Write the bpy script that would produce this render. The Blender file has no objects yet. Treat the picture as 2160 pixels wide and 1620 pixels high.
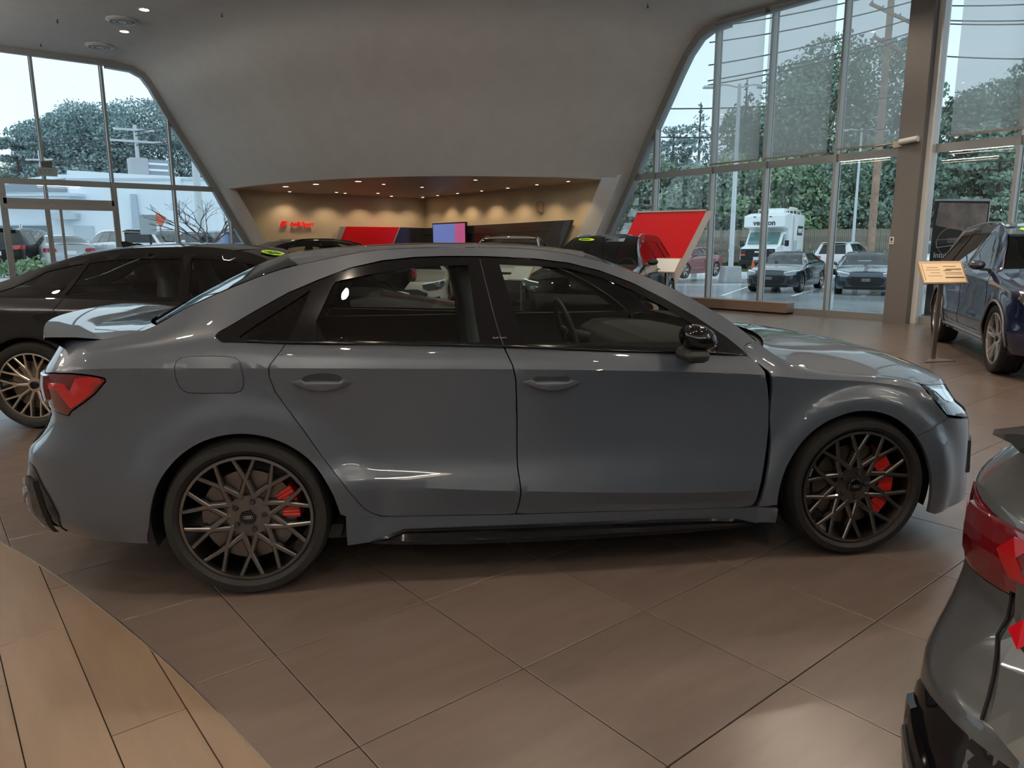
import bpy, bmesh, math, random
import numpy as np
from mathutils import Vector, Matrix, geometry
random.seed(7)
sc = bpy.context.scene
COL = sc.collection
PI = math.pi
# ------------------------------------------------------------------ camera
CAM = Vector((-0.9165, -2.8007, 1.3927))
CF = Vector((0.62087, 0.76154, -0.18595)); CR = Vector((0.77440, -0.63267, -0.00539)); CU = Vector((0.12175, 0.14065, 0.98254))
cd = bpy.data.cameras.new('camera'); cam = bpy.data.objects.new('camera', cd); COL.objects.link(cam)
cd.sensor_width = 36; cd.lens = 25.645; cd.clip_start = .05; cd.clip_end = 600
M = Matrix((CR, CU, -CF)).transposed().to_4x4(); M.translation = CAM
cam.matrix_world = M
sc.camera = cam
def at(px, depth, z):
    """ground position seen at column px of the photo, depth metres ahead"""
    f = Vector((CF.x, CF.y, 0)).normalized(); r = Vector((CR.x, CR.y, 0)).normalized()
    p = CAM + f*depth + r*((px-1080)/1566*depth)
    return Vector((p.x, p.y, z))
# ------------------------------------------------------------------ world, light, exposure
w = bpy.data.worlds.new('sky'); sc.world = w; w.use_nodes = True
nt = w.node_tree; nt.nodes.clear()
wo = nt.nodes.new('ShaderNodeOutputWorld'); bg = nt.nodes.new('ShaderNodeBackground')
tc = nt.nodes.new('ShaderNodeTexCoord'); nz = nt.nodes.new('ShaderNodeTexNoise'); rp = nt.nodes.new('ShaderNodeValToRGB')
mp = nt.nodes.new('ShaderNodeMapping'); mp.inputs['Scale'].default_value = (1, 1, 3.2)
nz.inputs['Scale'].default_value = 1.6; nz.inputs['Detail'].default_value = 4
rp.color_ramp.elements[0].position = .32; rp.color_ramp.elements[0].color = (.52, .68, .79, 1)
rp.color_ramp.elements[1].position = .68; rp.color_ramp.elements[1].color = (.67, .82, .92, 1)
nt.links.new(tc.outputs['Generated'], mp.inputs[0]); nt.links.new(mp.outputs[0], nz.inputs['Vector'])
nt.links.new(nz.outputs['Fac'], rp.inputs[0]); nt.links.new(rp.outputs[0], bg.inputs[0]); nt.links.new(bg.outputs[0], wo.inputs[0])
bg.inputs[1].default_value = 1.55
def light(name, kind, loc, energy, color, size=None, rot=(0, 0, 0), sy=None, spot=None):
    l = bpy.data.lights.new(name, kind); l.energy = energy; l.color = color
    if kind == 'AREA':
        l.size = size
        if sy: l.shape = 'RECTANGLE'; l.size_y = sy
    elif size is not None: l.shadow_soft_size = size
    if spot: l.spot_size = spot; l.spot_blend = .6
    o = bpy.data.objects.new(name, l); COL.objects.link(o); o.location = loc; o.rotation_euler = rot
    return o
sc.view_settings.view_transform = 'Standard'; sc.view_settings.look = 'None'
sc.view_settings.exposure = 0.0; sc.view_settings.gamma = 1.0; sc.view_settings.use_curve_mapping = False
sc.cycles.use_denoising = True
sc.cycles.max_bounces = 9; sc.cycles.diffuse_bounces = 3; sc.cycles.glossy_bounces = 4
sc.cycles.transmission_bounces = 4; sc.cycles.transparent_max_bounces = 24
sc.cycles.sample_clamp_indirect = 6; sc.cycles.caustics_reflective = False; sc.cycles.caustics_refractive = False
WARM = (1.0, .74, .46)
# ------------------------------------------------------------------ materials
MATS = {}
def mat(name, col, rough=.5, metal=0., spec=.5, coat=0., emit=None, es=0., noise=0., nscale=8., bump=0., bscale=60., alpha=None, trans=0.):
    if name in MATS: return MATS[name]
    m = bpy.data.materials.new(name); m.use_nodes = True; MATS[name] = m
    t = m.node_tree; b = t.nodes['Principled BSDF']
    b.inputs['Base Color'].default_value = (*col, 1); b.inputs['Roughness'].default_value = rough
    b.inputs['Metallic'].default_value = metal; b.inputs['Specular IOR Level'].default_value = spec
    b.inputs['Coat Weight'].default_value = coat; b.inputs['Coat Roughness'].default_value = .02
    if emit: b.inputs['Emission Color'].default_value = (*emit, 1); b.inputs['Emission Strength'].default_value = es
    if noise or bump:
        c = t.nodes.new('ShaderNodeTexCoord')
    if noise:
        n = t.nodes.new('ShaderNodeTexNoise'); n.inputs['Scale'].default_value = nscale; n.inputs['Detail'].default_value = 6
        r = t.nodes.new('ShaderNodeValToRGB')
        r.color_ramp.elements[0].color = (*[max(0, q*(1-noise)) for q in col], 1)
        r.color_ramp.elements[1].color = (*[min(1, q*(1+noise)) for q in col], 1)
        r.color_ramp.elements[0].position = .3; r.color_ramp.elements[1].position = .7
        t.links.new(c.outputs['Object'], n.inputs['Vector']); t.links.new(n.outputs['Fac'], r.inputs[0]); t.links.new(r.outputs[0], b.inputs['Base Color'])
    if bump:
        n2 = t.nodes.new('ShaderNodeTexNoise'); n2.inputs['Scale'].default_value = bscale; n2.inputs['Detail'].default_value = 3
        bp = t.nodes.new('ShaderNodeBump'); bp.inputs['Strength'].default_value = bump; bp.inputs['Distance'].default_value = .01
        t.links.new(c.outputs['Object'], n2.inputs['Vector']); t.links.new(n2.outputs['Fac'], bp.inputs['Height']); t.links.new(bp.outputs[0], b.inputs['Normal'])
    return m
def glassmat(name, tint=(.9, .95, .93), refl=1.0, rough=.0, haze=None, trl=False):
    """thin sheet glass: see-through tint plus a fresnel mirror coat"""
    if name in MATS: return MATS[name]
    m = bpy.data.materials.new(name); m.use_nodes = True; MATS[name] = m
    t = m.node_tree; t.nodes.clear()
    o = t.nodes.new('ShaderNodeOutputMaterial'); tr = t.nodes.new('ShaderNodeBsdfTransparent'); gl = t.nodes.new('ShaderNodeBsdfGlossy')
    mx = t.nodes.new('ShaderNodeMixShader'); fr = t.nodes.new('ShaderNodeFresnel'); fr.inputs[0].default_value = 1.5
    mu = t.nodes.new('ShaderNodeMath'); mu.operation = 'MULTIPLY'; mu.inputs[1].default_value = refl; mu.use_clamp = True
    tr.inputs[0].default_value = (*tint, 1); gl.inputs['Roughness'].default_value = rough; gl.inputs[0].default_value = (1, 1, 1, 1)
    t.links.new(fr.outputs[0], mu.inputs[0]); t.links.new(mu.outputs[0], mx.inputs[0])
    src = tr
    if haze:
        df = t.nodes.new('ShaderNodeBsdfTranslucent' if trl else 'ShaderNodeBsdfDiffuse'); df.inputs[0].default_value = (*haze[1], 1)
        m2 = t.nodes.new('ShaderNodeMixShader'); m2.inputs[0].default_value = haze[0]
        t.links.new(tr.outputs[0], m2.inputs[1]); t.links.new(df.outputs[0], m2.inputs[2]); src = m2
    t.links.new(src.outputs[0], mx.inputs[1]); t.links.new(gl.outputs[0], mx.inputs[2]); t.links.new(mx.outputs[0], o.inputs[0])
    return m
def paint(name, col, metal=.0, rough=.38):
    return mat(name, col, rough=rough, metal=metal, spec=.32, coat=1.0)
BLACKG = mat('gloss black', (.005, .005, .006), rough=.08, spec=.36)
BLACKM = mat('matt black plastic', (.012, .012, .013), rough=.6)
RUBBER = mat('tyre rubber', (.014, .013, .0125), rough=.6, spec=.25, bump=.25, bscale=40)
CHROME = mat('chrome', (.75, .76, .78), rough=.12, metal=1.)
SILVER = mat('silver alloy', (.62, .60, .56), rough=.28, metal=1.)
GLASS = glassmat('car glass', (.78, .84, .81), 1.0)
GLASSD = glassmat('dark car glass', (.07, .075, .075), 1.15)
WINGL = glassmat('window glass', (.985, 1.0, 1.0), .7)
PLATE = mat('white plate', (.75, .78, .8), rough=.4)
RUBRED = mat('caliper red', (.55, .012, .01), rough=.3, coat=.5)
INTER = mat('cabin black', (.028, .029, .030), rough=.7)
SEATM = mat('seat grey leather', (.17, .20, .22), rough=.42)
LAMPRED = mat('lamp red', (.42, .008, .012), rough=.12, coat=1.)
LAMPDARK = mat('lamp dark red', (.09, .004, .006), rough=.1, coat=1.)
# ------------------------------------------------------------------ mesh helpers
class MB:
    def __init__(s): s.v = []; s.f = []
    def add(s, vs, fs):
        n = len(s.v); s.v += [tuple(v) for v in vs]; s.f += [tuple(i+n for i in f) for f in fs]; return s
    def box(s, c, d, rz=0., ry=0., rx=0.):
        x, y, z = d[0]/2, d[1]/2, d[2]/2
        vs = [Vector((a*x, b*y, e*z)) for e in (-1, 1) for b in (-1, 1) for a in (-1, 1)]
        if rz or ry or rx:
            R = Matrix.Rotation(rz, 3, 'Z') @ Matrix.Rotation(ry, 3, 'Y') @ Matrix.Rotation(rx, 3, 'X'); vs = [R @ v for v in vs]
        c = Vector(c); vs = [v+c for v in vs]
        return s.add(vs, [(0, 2, 3, 1), (4, 5, 7, 6), (0, 1, 5, 4), (2, 6, 7, 3), (0, 4, 6, 2), (1, 3, 7, 5)])
    def bar(s, a, b, w, h=None, up=(0, 0, 1)):
        a, b = Vector(a), Vector(b); d = (b-a).normalized(); h = h or w
        u = Vector(up)
        if abs(d.dot(u)) > .98: u = Vector((1, 0, 0))
        r = d.cross(u).normalized(); u = r.cross(d)
        vs = [p + r*(x*w/2) + u*(y*h/2) for p in (a, b) for x, y in ((-1, -1), (1, -1), (1, 1), (-1, 1))]
        return s.add(vs, [(0, 1, 2, 3), (7, 6, 5, 4), (0, 4, 5, 1), (1, 5, 6, 2), (2, 6, 7, 3), (3, 7, 4, 0)])
    def tube(s, pts, r, n=8, cap=True, closed=False):
        pts = [Vector(p) for p in pts]; N = len(pts); rs = r if isinstance(r, (list, tuple)) else [r]*N
        prev = None; base = len(s.v); vs = []
        for i, p in enumerate(pts):
            if closed: d = (pts[(i+1) % N]-pts[i-1]).normalized()
            else: d = (pts[min(i+1, N-1)]-pts[max(i-1, 0)]).normalized()
            if prev is None:
                u = Vector((0, 0, 1)) if abs(d.z) < .9 else Vector((1, 0, 0)); prev = d.cross(u).normalized()
            else:
                prev = (prev - d*prev.dot(d)).normalized()
            q = d.cross(prev)
            vs += [p + (prev*math.cos(2*PI*k/n)+q*math.sin(2*PI*k/n))*rs[i] for k in range(n)]
        fs = [(i*n+k, i*n+(k+1) % n, (i+1)*n+(k+1) % n, (i+1)*n+k) for i in range(N-1) for k in range(n)]
        if closed: fs += [((N-1)*n+k, (N-1)*n+(k+1) % n, (k+1) % n, k) for k in range(n)]
        elif cap: fs += [tuple(range(n-1, -1, -1)), tuple((N-1)*n+k for k in range(n))]
        return s.add(vs, fs)
    def lathe(s, prof, n=32, axis='y', c=(0, 0, 0), a0=0, a1=2*PI):
        full = abs(a1-a0-2*PI) < 1e-6; m = n if full else n+1; vs = []
        for (r, h) in prof:
            for k in range(m):
                a = a0+(a1-a0)*k/n
                if axis == 'y': vs.append((c[0]+r*math.cos(a), c[1]+h, c[2]+r*math.sin(a)))
                else: vs.append((c[0]+r*math.cos(a), c[1]+r*math.sin(a), c[2]+h))
        fs = []
        for i in range(len(prof)-1):
            for k in range(n):
                k2 = (k+1) % m
                f = (i*m+k, i*m+k2, (i+1)*m+k2, (i+1)*m+k)
                fs.append(f if axis == 'z' else f[::-1])
        return s.add(vs, fs)
    def prism(s, poly, d, origin=(0, 0, 0), ux=(1, 0, 0), uy=(0, 0, 1)):
        """flat polygon (2-D list) given thickness d along ux x uy"""
        o, ux, uy = Vector(origin), Vector(ux), Vector(uy); nn = ux.cross(uy).normalized()*d
        n = len(poly); a = [o+ux*p[0]+uy*p[1] for p in poly]; b = [p+nn for p in a]
        fs = [tuple(range(n-1, -1, -1)), tuple(range(n, 2*n))] + [(i, (i+1) % n, n+(i+1) % n, n+i) for i in range(n)]
        return s.add(a+b, fs)
    def mesh(s, name, smooth=False, angle=None):
        me = bpy.data.meshes.new(name); me.from_pydata([tuple(v) for v in s.v], [], s.f); me.update()
        bm = bmesh.new(); bm.from_mesh(me); bmesh.ops.recalc_face_normals(bm, faces=bm.faces); bm.to_mesh(me); bm.free()
        if smooth:
            me.polygons.foreach_set('use_smooth', [True]*len(me.polygons))
            if angle: me.set_sharp_from_angle(angle=math.radians(angle))
        return me
    def build(s, name, m, parent=None, smooth=False, angle=None, bevel=0, label=None):
        return link(name, s.mesh(name, smooth, angle), m, parent, bevel, label)
def link(name, me, m, parent=None, bevel=0, label=None):
    if m and not me.materials: me.materials.append(m)
    o = bpy.data.objects.new(name, me); COL.objects.link(o)
    if parent: o.parent = parent
    if bevel:
        b = o.modifiers.new('bevel', 'BEVEL'); b.width = bevel; b.segments = 2; b.limit_method = 'ANGLE'; b.angle_limit = .6
    if label: o['label'] = label
    return o
def tag(o, label=None, cat=None, group=None, kind=None):
    if label: o['label'] = label
    if cat: o['category'] = cat
    if group: o['group'] = group
    if kind: o['kind'] = kind
    return o
def empty(name, loc=(0, 0, 0), rz=0., label=None, cat=None, group=None):
    o = bpy.data.objects.new(name, None); COL.objects.link(o); o.location = loc; o.rotation_euler = (0, 0, rz); o.empty_display_size = .2
    return tag(o, label, cat, group)
def struct(name, mb, m, label=None, parent=None, **k):
    o = mb.build(name, m, parent, **k)
    if not parent: o['kind'] = 'structure'
    if label: o['label'] = label
    return o
def copy_tree(o, parent=None):
    c = o.copy(); COL.objects.link(c); c.parent = parent
    for ch in list(o.children): copy_tree(ch, c)
    return c
def text_mesh(s, size, name, m, parent, mat4, extrude=.002, align='LEFT', shear=0., label=None, sx=1.0, spacing=1.0, bold=0.):
    cu = bpy.data.curves.new(name, 'FONT'); cu.body = s; cu.size = size; cu.extrude = extrude; cu.align_x = align; cu.shear = shear; cu.space_character = spacing; cu.offset = bold
    cu.resolution_u = 3
    t = bpy.data.objects.new(name, cu); COL.objects.link(t)
    dg = bpy.context.evaluated_depsgraph_get(); me = bpy.data.meshes.new_from_object(t.evaluated_get(dg)); me.name = name
    bpy.data.objects.remove(t, do_unlink=True)
    me.transform(mat4 @ Matrix.Diagonal((sx, 1, 1, 1)))
    me.materials.clear()
    return link(name, me, m, parent, label=label)
def frame4(o, ux, uy):
    ux, uy = Vector(ux).normalized(), Vector(uy).normalized(); uz = ux.cross(uy)
    m = Matrix((ux, uy, uz)).transposed().to_4x4(); m.translation = Vector(o); return m
def pip(x, y, poly):
    c = False; n = len(poly); j = n-1
    for i in range(n):
        if (poly[i][1] > y) != (poly[j][1] > y) and x < (poly[j][0]-poly[i][0])*(y-poly[i][1])/(poly[j][1]-poly[i][1]+1e-12)+poly[i][0]: c = not c
        j = i
    return c
def densify(poly, step, closed=True):
    out = []; n = len(poly)
    for i in range(n if closed else n-1):
        a, b = poly[i], poly[(i+1) % n]
        k = max(1, int(math.ceil(math.hypot(b[0]-a[0], b[1]-a[1])/step)))
        out += [(a[0]+(b[0]-a[0])*j/k, a[1]+(b[1]-a[1])*j/k) for j in range(k)]
    if not closed: out.append(tuple(poly[-1]))
    return out
def tri_region(outer, holes, sx, sy, lines=()):
    """triangulate a 2-D region (outer minus holes) with an inner grid sx,sy; returns pts, tris, loops"""
    pts = []; edges = []; loops = []
    for lp in [outer]+holes:
        b = len(pts); n = len(lp); pts += [Vector(p) for p in lp]; edges += [(b+i, b+(i+1) % n) for i in range(n)]; loops.append(list(range(b, b+n)))
    for yl, xa, xb in lines:
        k_ = max(2, int((xb-xa)/(sx*.7))); prev = None
        for i in range(k_+1):
            x = xa+(xb-xa)*i/k_
            ok = pip(x, yl, outer) and not any(pip(x, yl, h) for h in holes) and min((p[0]-x)**2+(p[1]-yl)**2 for p in pts[:loops[-1][-1]+1]) > (sx*.25)**2
            if ok:
                pts.append(Vector((x, yl)))
                if prev is not None: edges.append((prev, len(pts)-1))
                prev = len(pts)-1
            else: prev = None
    x0, x1 = min(p[0] for p in outer), max(p[0] for p in outer); y0, y1 = min(p[1] for p in outer), max(p[1] for p in outer)
    B = np.array([(p[0]/sx, p[1]/sy) for p in pts])
    nx = max(1, int((x1-x0)/sx)); ny = max(1, int((y1-y0)/sy))
    for i in range(nx+1):
        for j in range(ny+1):
            x = x0+(i+.5)*(x1-x0)/(nx+1); y = y0+(j+.5)*(y1-y0)/(ny+1)
            if ((B[:, 0]-x/sx)**2+(B[:, 1]-y/sy)**2).min() < .2: continue
            if pip(x, y, outer) and not any(pip(x, y, h) for h in holes): pts.append(Vector((x, y)))
    r = geometry.delaunay_2d_cdt(pts, edges, [], 0, 1e-7)
    V, F, OV = r[0], r[2], r[3]
    F = [f for f in F if pip(sum(V[i][0] for i in f)/len(f), sum(V[i][1] for i in f)/len(f), outer) and not any(pip(sum(V[i][0] for i in f)/len(f), sum(V[i][1] for i in f)/len(f), h) for h in holes)]
    mp_ = {}
    for i, ov in enumerate(OV):
        for o_ in ov: mp_.setdefault(o_, i)
    loops = [[mp_[i] for i in lp if i in mp_] for lp in loops]
    return [tuple(v) for v in V], F, loops
# ---- body surface maths (keyline loft) -----------------------------------
def pchip(xs, ys, x):
    """monotone cubic through (xs,ys), flat beyond the ends' linear slope"""
    n = len(xs)
    if n == 1: return ys[0]
    if x <= xs[0]:
        return ys[0] + (ys[1]-ys[0])/(xs[1]-xs[0])*(x-xs[0])
    if x >= xs[-1]:
        return ys[-1] + (ys[-1]-ys[-2])/(xs[-1]-xs[-2])*(x-xs[-1])
    lo, hi = 0, n-1
    while hi-lo > 1:
        m = (lo+hi)//2
        if xs[m] <= x: lo = m
        else: hi = m
    i = lo
    def sl(j): return (ys[j+1]-ys[j])/(xs[j+1]-xs[j])
    def tan(j):
        if j == 0: return sl(0)
        if j == n-1: return sl(n-2)
        a, b = sl(j-1), sl(j)
        if a*b <= 0: return 0.0
        h0, h1 = xs[j]-xs[j-1], xs[j+1]-xs[j]
        w1, w2 = 2*h1+h0, h1+2*h0
        return (w1+w2)/(w1/a+w2/b)
    h = xs[i+1]-xs[i]; t = (x-xs[i])/h
    m0, m1 = tan(i)*h, tan(i+1)*h
    return (2*t**3-3*t*t+1)*ys[i]+(t**3-2*t*t+t)*m0+(-2*t**3+3*t*t)*ys[i+1]+(t**3-t*t)*m1

def sstep(a, b, x):
    t = min(1.0, max(0.0, (x-a)/(b-a))); return t*t*(3-2*t)

class BodySurf:
    """side skin of a car. Local frame: x forward, y lateral (outwards positive), z up.
    keys: list of keylines bottom->top; each = (xs, zs, ds); lateral = half-d
    half: lateral of the reference plane. creases: indices of sharp keylines."""
    def __init__(s, keys, half, creases=(), flares=(), front=None, rear=None):
        s.keys, s.half, s.creases, s.flares, s.front, s.rear = keys, half, set(creases), flares, front, rear
        s.cache = {}
    def sec(s, u):
        k = round(u, 4)
        r = s.cache.get(k)
        if r is None:
            zz = [pchip(q[0], q[1], k) for q in s.keys]
            dd = [pchip(q[0], q[2], k) for q in s.keys]
            n = len(zz)
            for i in range(1, n):
                if zz[i] < zz[i-1]+.004: zz[i] = zz[i-1]+.004
            def tang(vals, j, side):
                if j == 0: return vals[1]-vals[0]
                if j == n-1: return vals[-1]-vals[-2]
                if j in s.creases: return (vals[j]-vals[j-1]) if side < 0 else (vals[j+1]-vals[j])
                a, b = vals[j]-vals[j-1], vals[j+1]-vals[j]
                ga, gb = zz[j]-zz[j-1], zz[j+1]-zz[j]
                if vals is zz: return 2*a*b/(a+b)
                sa, sb = a/ga, b/gb          # slope in z, harmonic, then scaled by dz tangent
                tz = 2*ga*gb/(ga+gb)
                if sa*sb <= 0: return 0.0 if abs(sa-sb) < 1e9 else 0
                return 2*sa*sb/(sa+sb)*tz
            r = (zz, dd, [(tang(zz, j, -1), tang(zz, j, 1), tang(dd, j, -1), tang(dd, j, 1)) for j in range(n)])
            s.cache[k] = r
        return r
    def zd(s, u, w):
        zz, dd, tt = s.sec(u)
        n = len(zz)
        w = min(n-1-1e-9, max(0.0, w)); i = int(w); t = w-i
        h = (2*t**3-3*t*t+1, t**3-2*t*t+t, -2*t**3+3*t*t, t**3-t*t)
        z = h[0]*zz[i]+h[1]*tt[i][1]+h[2]*zz[i+1]+h[3]*tt[i+1][0]
        d = h[0]*dd[i]+h[1]*tt[i][3]+h[2]*dd[i+1]+h[3]*tt[i+1][2]
        return z, d
    def P(s, u, w, off=0.0):
        z, d = s.zd(u, w)
        x = u
        for (cx, cz, r0, r1, a) in s.flares:
            r = math.hypot(u-cx, z-cz)
            if r < r1:
                d += a*(1-sstep(r0, r1, r))
        lat = s.half+d+off
        if s.front and u > s.front['u1']:
            f = s.front; th = min(1.0, (u-f['u1'])/f['L'])*math.pi/2
            xf = pchip(f['zs'], f['xs'], z)
            x = f['u1']+(xf-f['u1'])*math.sin(th)**f.get('p', 1.0)
            lat = f['lc']+(lat-f['lc'])*math.cos(th)**f.get('q', .8) if th < math.pi/2-1e-6 else f['lc']
        if s.rear and u < s.rear['u1']:
            f = s.rear; th = min(1.0, (f['u1']-u)/f['L'])*math.pi/2
            xf = pchip(f['zs'], f['xs'], z)
            x = f['u1']+(xf-f['u1'])*math.sin(th)**f.get('p', 1.0)
            lat = f['lc']+(lat-f['lc'])*math.cos(th)**f.get('q', .8) if th < math.pi/2-1e-6 else f['lc']
        return (x, lat, z)
    def inv(s, x, z):
        """(x,z) seen square from the side -> (u,w)"""
        u = x
        for it in range(12):
            lo, hi = 0.0, len(s.keys)-1.0
            for _ in range(26):
                m = (lo+hi)/2
                if s.zd(u, m)[0] < z: lo = m
                else: hi = m
            w = (lo+hi)/2
            dx = s.P(u, w)[0]-x
            if abs(dx) < 1e-4: break
            du = 1e-3
            g = (s.P(u+du, w)[0]-s.P(u, w)[0])/du
            if abs(g) < .05: g = .05
            u -= max(-.1, min(.1, dx/g))
        return (u, w)
# ---- end body surface maths ----------------------------------------------
# ------------------------------------------------------------------ cars
WS = .15     # metres that one step of w stands for when meshing
class Car:
    """root empty + body surface; side skins are cut as real panels with gaps"""
    def __init__(s, name, label, surf, loc, rz, group=None, fine=1.0, cat='car', scale=None):
        s.root = empty(name, loc, rz, label, cat, group); s.S = surf; s.fine = fine
        if scale: s.root.scale = scale
    def to3(s, u, w, side, off=0.):
        x, lat, z = s.S.P(u, w, off); return Vector((x, -lat*side, z))
    def uw(s, xz): return [s.S.inv(x, z) for x, z in xz]
    def shrink(s, poly, g):
        if not g: return poly
        n = len(poly); P = [(p[0], p[1]*WS) for p in poly]
        A = sum(P[i][0]*P[(i+1) % n][1]-P[(i+1) % n][0]*P[i][1] for i in range(n)); sg = 1 if A > 0 else -1
        out = []
        for i in range(n):
            a, b, c = P[i-1], P[i], P[(i+1) % n]
            d1 = Vector((b[0]-a[0], b[1]-a[1])); d2 = Vector((c[0]-b[0], c[1]-b[1]))
            if d1.length < 1e-7 or d2.length < 1e-7: out.append(b); continue
            d1.normalize(); d2.normalize(); n1 = Vector((-d1.y, d1.x))*sg; n2 = Vector((-d2.y, d2.x))*sg
            m = n1+n2
            if m.length < .3: m = n1
            m.normalize(); k = g/max(.5, m.dot(n1)); out.append((b[0]+m.x*k, b[1]+m.y*k))
        return [(p[0], p[1]/WS) for p in out]
    def panel(s, name, outer, m, holes=(), off=0., gap=.0022, depth=.018, parent=None, sides=(1, -1), step=.035, label=None, hgap=None, fm=None, lines=()):
        """one skin panel, outer/holes in (u,w)"""
        f = s.fine; step *= f
        outer = s.shrink(outer, gap); hs = [s.shrink(h, -(gap if hgap is None else hgap)) for h in holes]
        sc_ = lambda q: [(a, b*WS) for a, b in q]
        o2 = densify(sc_(outer), step*1.2); h2 = [densify(sc_(h), step*1.2) for h in hs]
        pts, tris, loops = tri_region(o2, h2, step, step*.8, [(wl_*WS, a_, b_) for wl_, a_, b_ in lines])
        objs = []
        for side in sides:
            mb = MB(); vs = [s.to3(p[0], p[1]/WS, side, off) for p in pts]
            mb.add(vs, tris)
            nface = len(tris)
            for lp in loops:
                n = len(lp); a = [vs[i] for i in lp]; b = [v+Vector((0, side*depth, 0)) for v in a]
                mb.add(a+b, [(i, (i+1) % n, n+(i+1) % n, n+i) for i in range(n)])
            me = bpy.data.meshes.new(name); me.from_pydata([tuple(v) for v in mb.v], [], mb.f); me.update()
            # outward normals for the skin
            flip = [p for p in me.polygons if p.index < nface and p.normal.y*side > 0.0 and abs(p.normal.y) > .02]
            if len(flip) > nface/2: me.flip_normals()
            me.polygons.foreach_set('use_smooth', [i < nface for i in range(len(me.polygons))])
            if lines:
                ys = [round(l_[0]*WS, 5) for l_ in lines]; on = [any(abs(p[1]-y_) < 1e-5 for y_ in ys) for p in pts]
                at_ = me.attributes.new('sharp_edge', 'BOOLEAN', 'EDGE')
                at_.data.foreach_set('value', [e_.vertices[0] < len(pts) and e_.vertices[1] < len(pts) and on[e_.vertices[0]] and on[e_.vertices[1]] for e_ in me.edges])
            objs.append(link(name, me, m, parent or s.root, label=label))
        return objs
    def crown(s, name, E, C, m, parent=None, nt_=24, nl=14, pw=2.0, off=0., thick=0, label=None, gap=0., y0=None):
        """patch spanned from edge line E (lat>0) over the centre line C and mirrored. E: list (x,lat,z), C: list (x,z)"""
        def res(L, t):
            q = t*(len(L)-1); i = min(len(L)-2, int(q)); k = q-i; return [a+(b-a)*k for a, b in zip(L[i], L[i+1])]
        vs = []; fs = []
        nn = 2*nl
        for i in range(nt_+1):
            t = i/nt_; e = res(E, t); c = res(C, t)
            for j in range(nn+1):
                q = -1+j/nl; a = abs(q)
                g = 1-a**pw
                lat = (e[1]-gap)*q
                vs.append((e[0]+(c[0]-e[0])*g, lat, e[2]+(c[1]-e[2])*g+off))
        for i in range(nt_):
            for j in range(nn):
                fs.append((i*(nn+1)+j, i*(nn+1)+j+1, (i+1)*(nn+1)+j+1, (i+1)*(nn+1)+j))
        mb = MB().add(vs, fs)
        me = mb.mesh(name, True)
        up = sum(p.normal.z+.3*abs(p.normal.x) for p in me.polygons)
        if sum(p.normal.z for p in me.polygons) < 0: me.flip_normals()
        o = link(name, me, m, parent or s.root, label=label)
        if thick:
            sm = o.modifiers.new('thick', 'SOLIDIFY'); sm.thickness = thick; sm.offset = -1
        return o
    def rail(s, u0, u1, n=20, w=None, off=0.):
        w = len(s.S.keys)-1 if w is None else w
        return [s.S.P(u0+(u1-u0)*i/n, w, off) for i in range(n+1)]
    def endx(s, lat, z, end='rear'):
        f = s.S.rear if end == 'rear' else s.S.front
        xf = pchip(f['zs'], f['xs'], z); a = abs(lat); sgn = -1 if end == 'rear' else 1
        if a <= f['lc']: return xf+sgn*f.get('bulge', .05)*(1-(a/f['lc'])**2)
        # lateral on the corner
        u = f['u1']; lo, hi = 0., len(s.S.keys)-1.
        for _ in range(20):
            m_ = (lo+hi)/2
            if s.S.zd(f['u1'], m_)[0] < z: lo = m_
            else: hi = m_
        l0 = s.S.half+s.S.zd(f['u1'], lo)[1]
        c = max(0., min(1., (a-f['lc'])/max(.01, l0-f['lc']))); th = math.acos(c**(1/f.get('q', .8)))
        return f['u1']+(xf-f['u1'])*math.sin(th)
    def cap(s, name, m, end='rear', z0=None, z1=None, n=10, nz=16, parent=None, label=None):
        f = s.S.rear if end == 'rear' else s.S.front
        vs = []; fs = []; top = len(s.S.keys)-1
        uend = f['u1']+(f['L'] if end == 'front' else -f['L'])
        ws = [top*i/nz for i in range(nz+1)]
        sgn = -1 if end == 'rear' else 1
        for w_ in ws:
            x, lat, z = s.S.P(uend, w_)
            if z1 is not None: z = min(z, z1)
            if z0 is not None: z = max(z, z0)
            for j in range(-n, n+1):
                q = j/n; vs.append((x+sgn*f.get('bulge', .05)*(1-q*q), lat*q, z))
        k = 2*n+1
        for i in range(nz):
            for j in range(2*n): fs.append((i*k+j, i*k+j+1, (i+1)*k+j+1, (i+1)*k+j))
        o = MB().add(vs, fs); me = o.mesh(name, True)
        if sum(p.normal.x for p in me.polygons)*sgn < 0: me.flip_normals()
        return link(name, me, m, parent or s.root, label=label)
    def endplate(s, name, poly, m, end='rear', off=.006, depth=.03, parent=None, label=None, holes=(), step=.05, mirror=False):
        """slab on the nose/tail face, polygon in (y,z); y is the car's own left-positive axis"""
        outs = []
        for sg in ((1, -1) if mirror else (1,)):
            pl_ = [(p[0]*sg, p[1]) for p in poly]; hl = [[(p[0]*sg, p[1]) for p in h] for h in holes]
            o2 = densify(pl_, step); h2 = [densify(h, step) for h in hl]
            pts, tris, loops = tri_region(o2, h2, step, step)
            d = -1 if end == 'rear' else 1
            vs = [(s.endx(p[0], p[1], end)+d*off, p[0], p[1]) for p in pts]; mb = MB().add(vs, tris)
            for lp in loops:
                n = len(lp); a = [vs[i] for i in lp]; b = [(v[0]-d*depth, v[1], v[2]) for v in a]
                mb.add(a+b, [(i, (i+1) % n, n+(i+1) % n, n+i) for i in range(n)])
            outs.append(mb.build(name, m, parent or s.root, smooth=False, label=label))
        return outs
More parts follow.
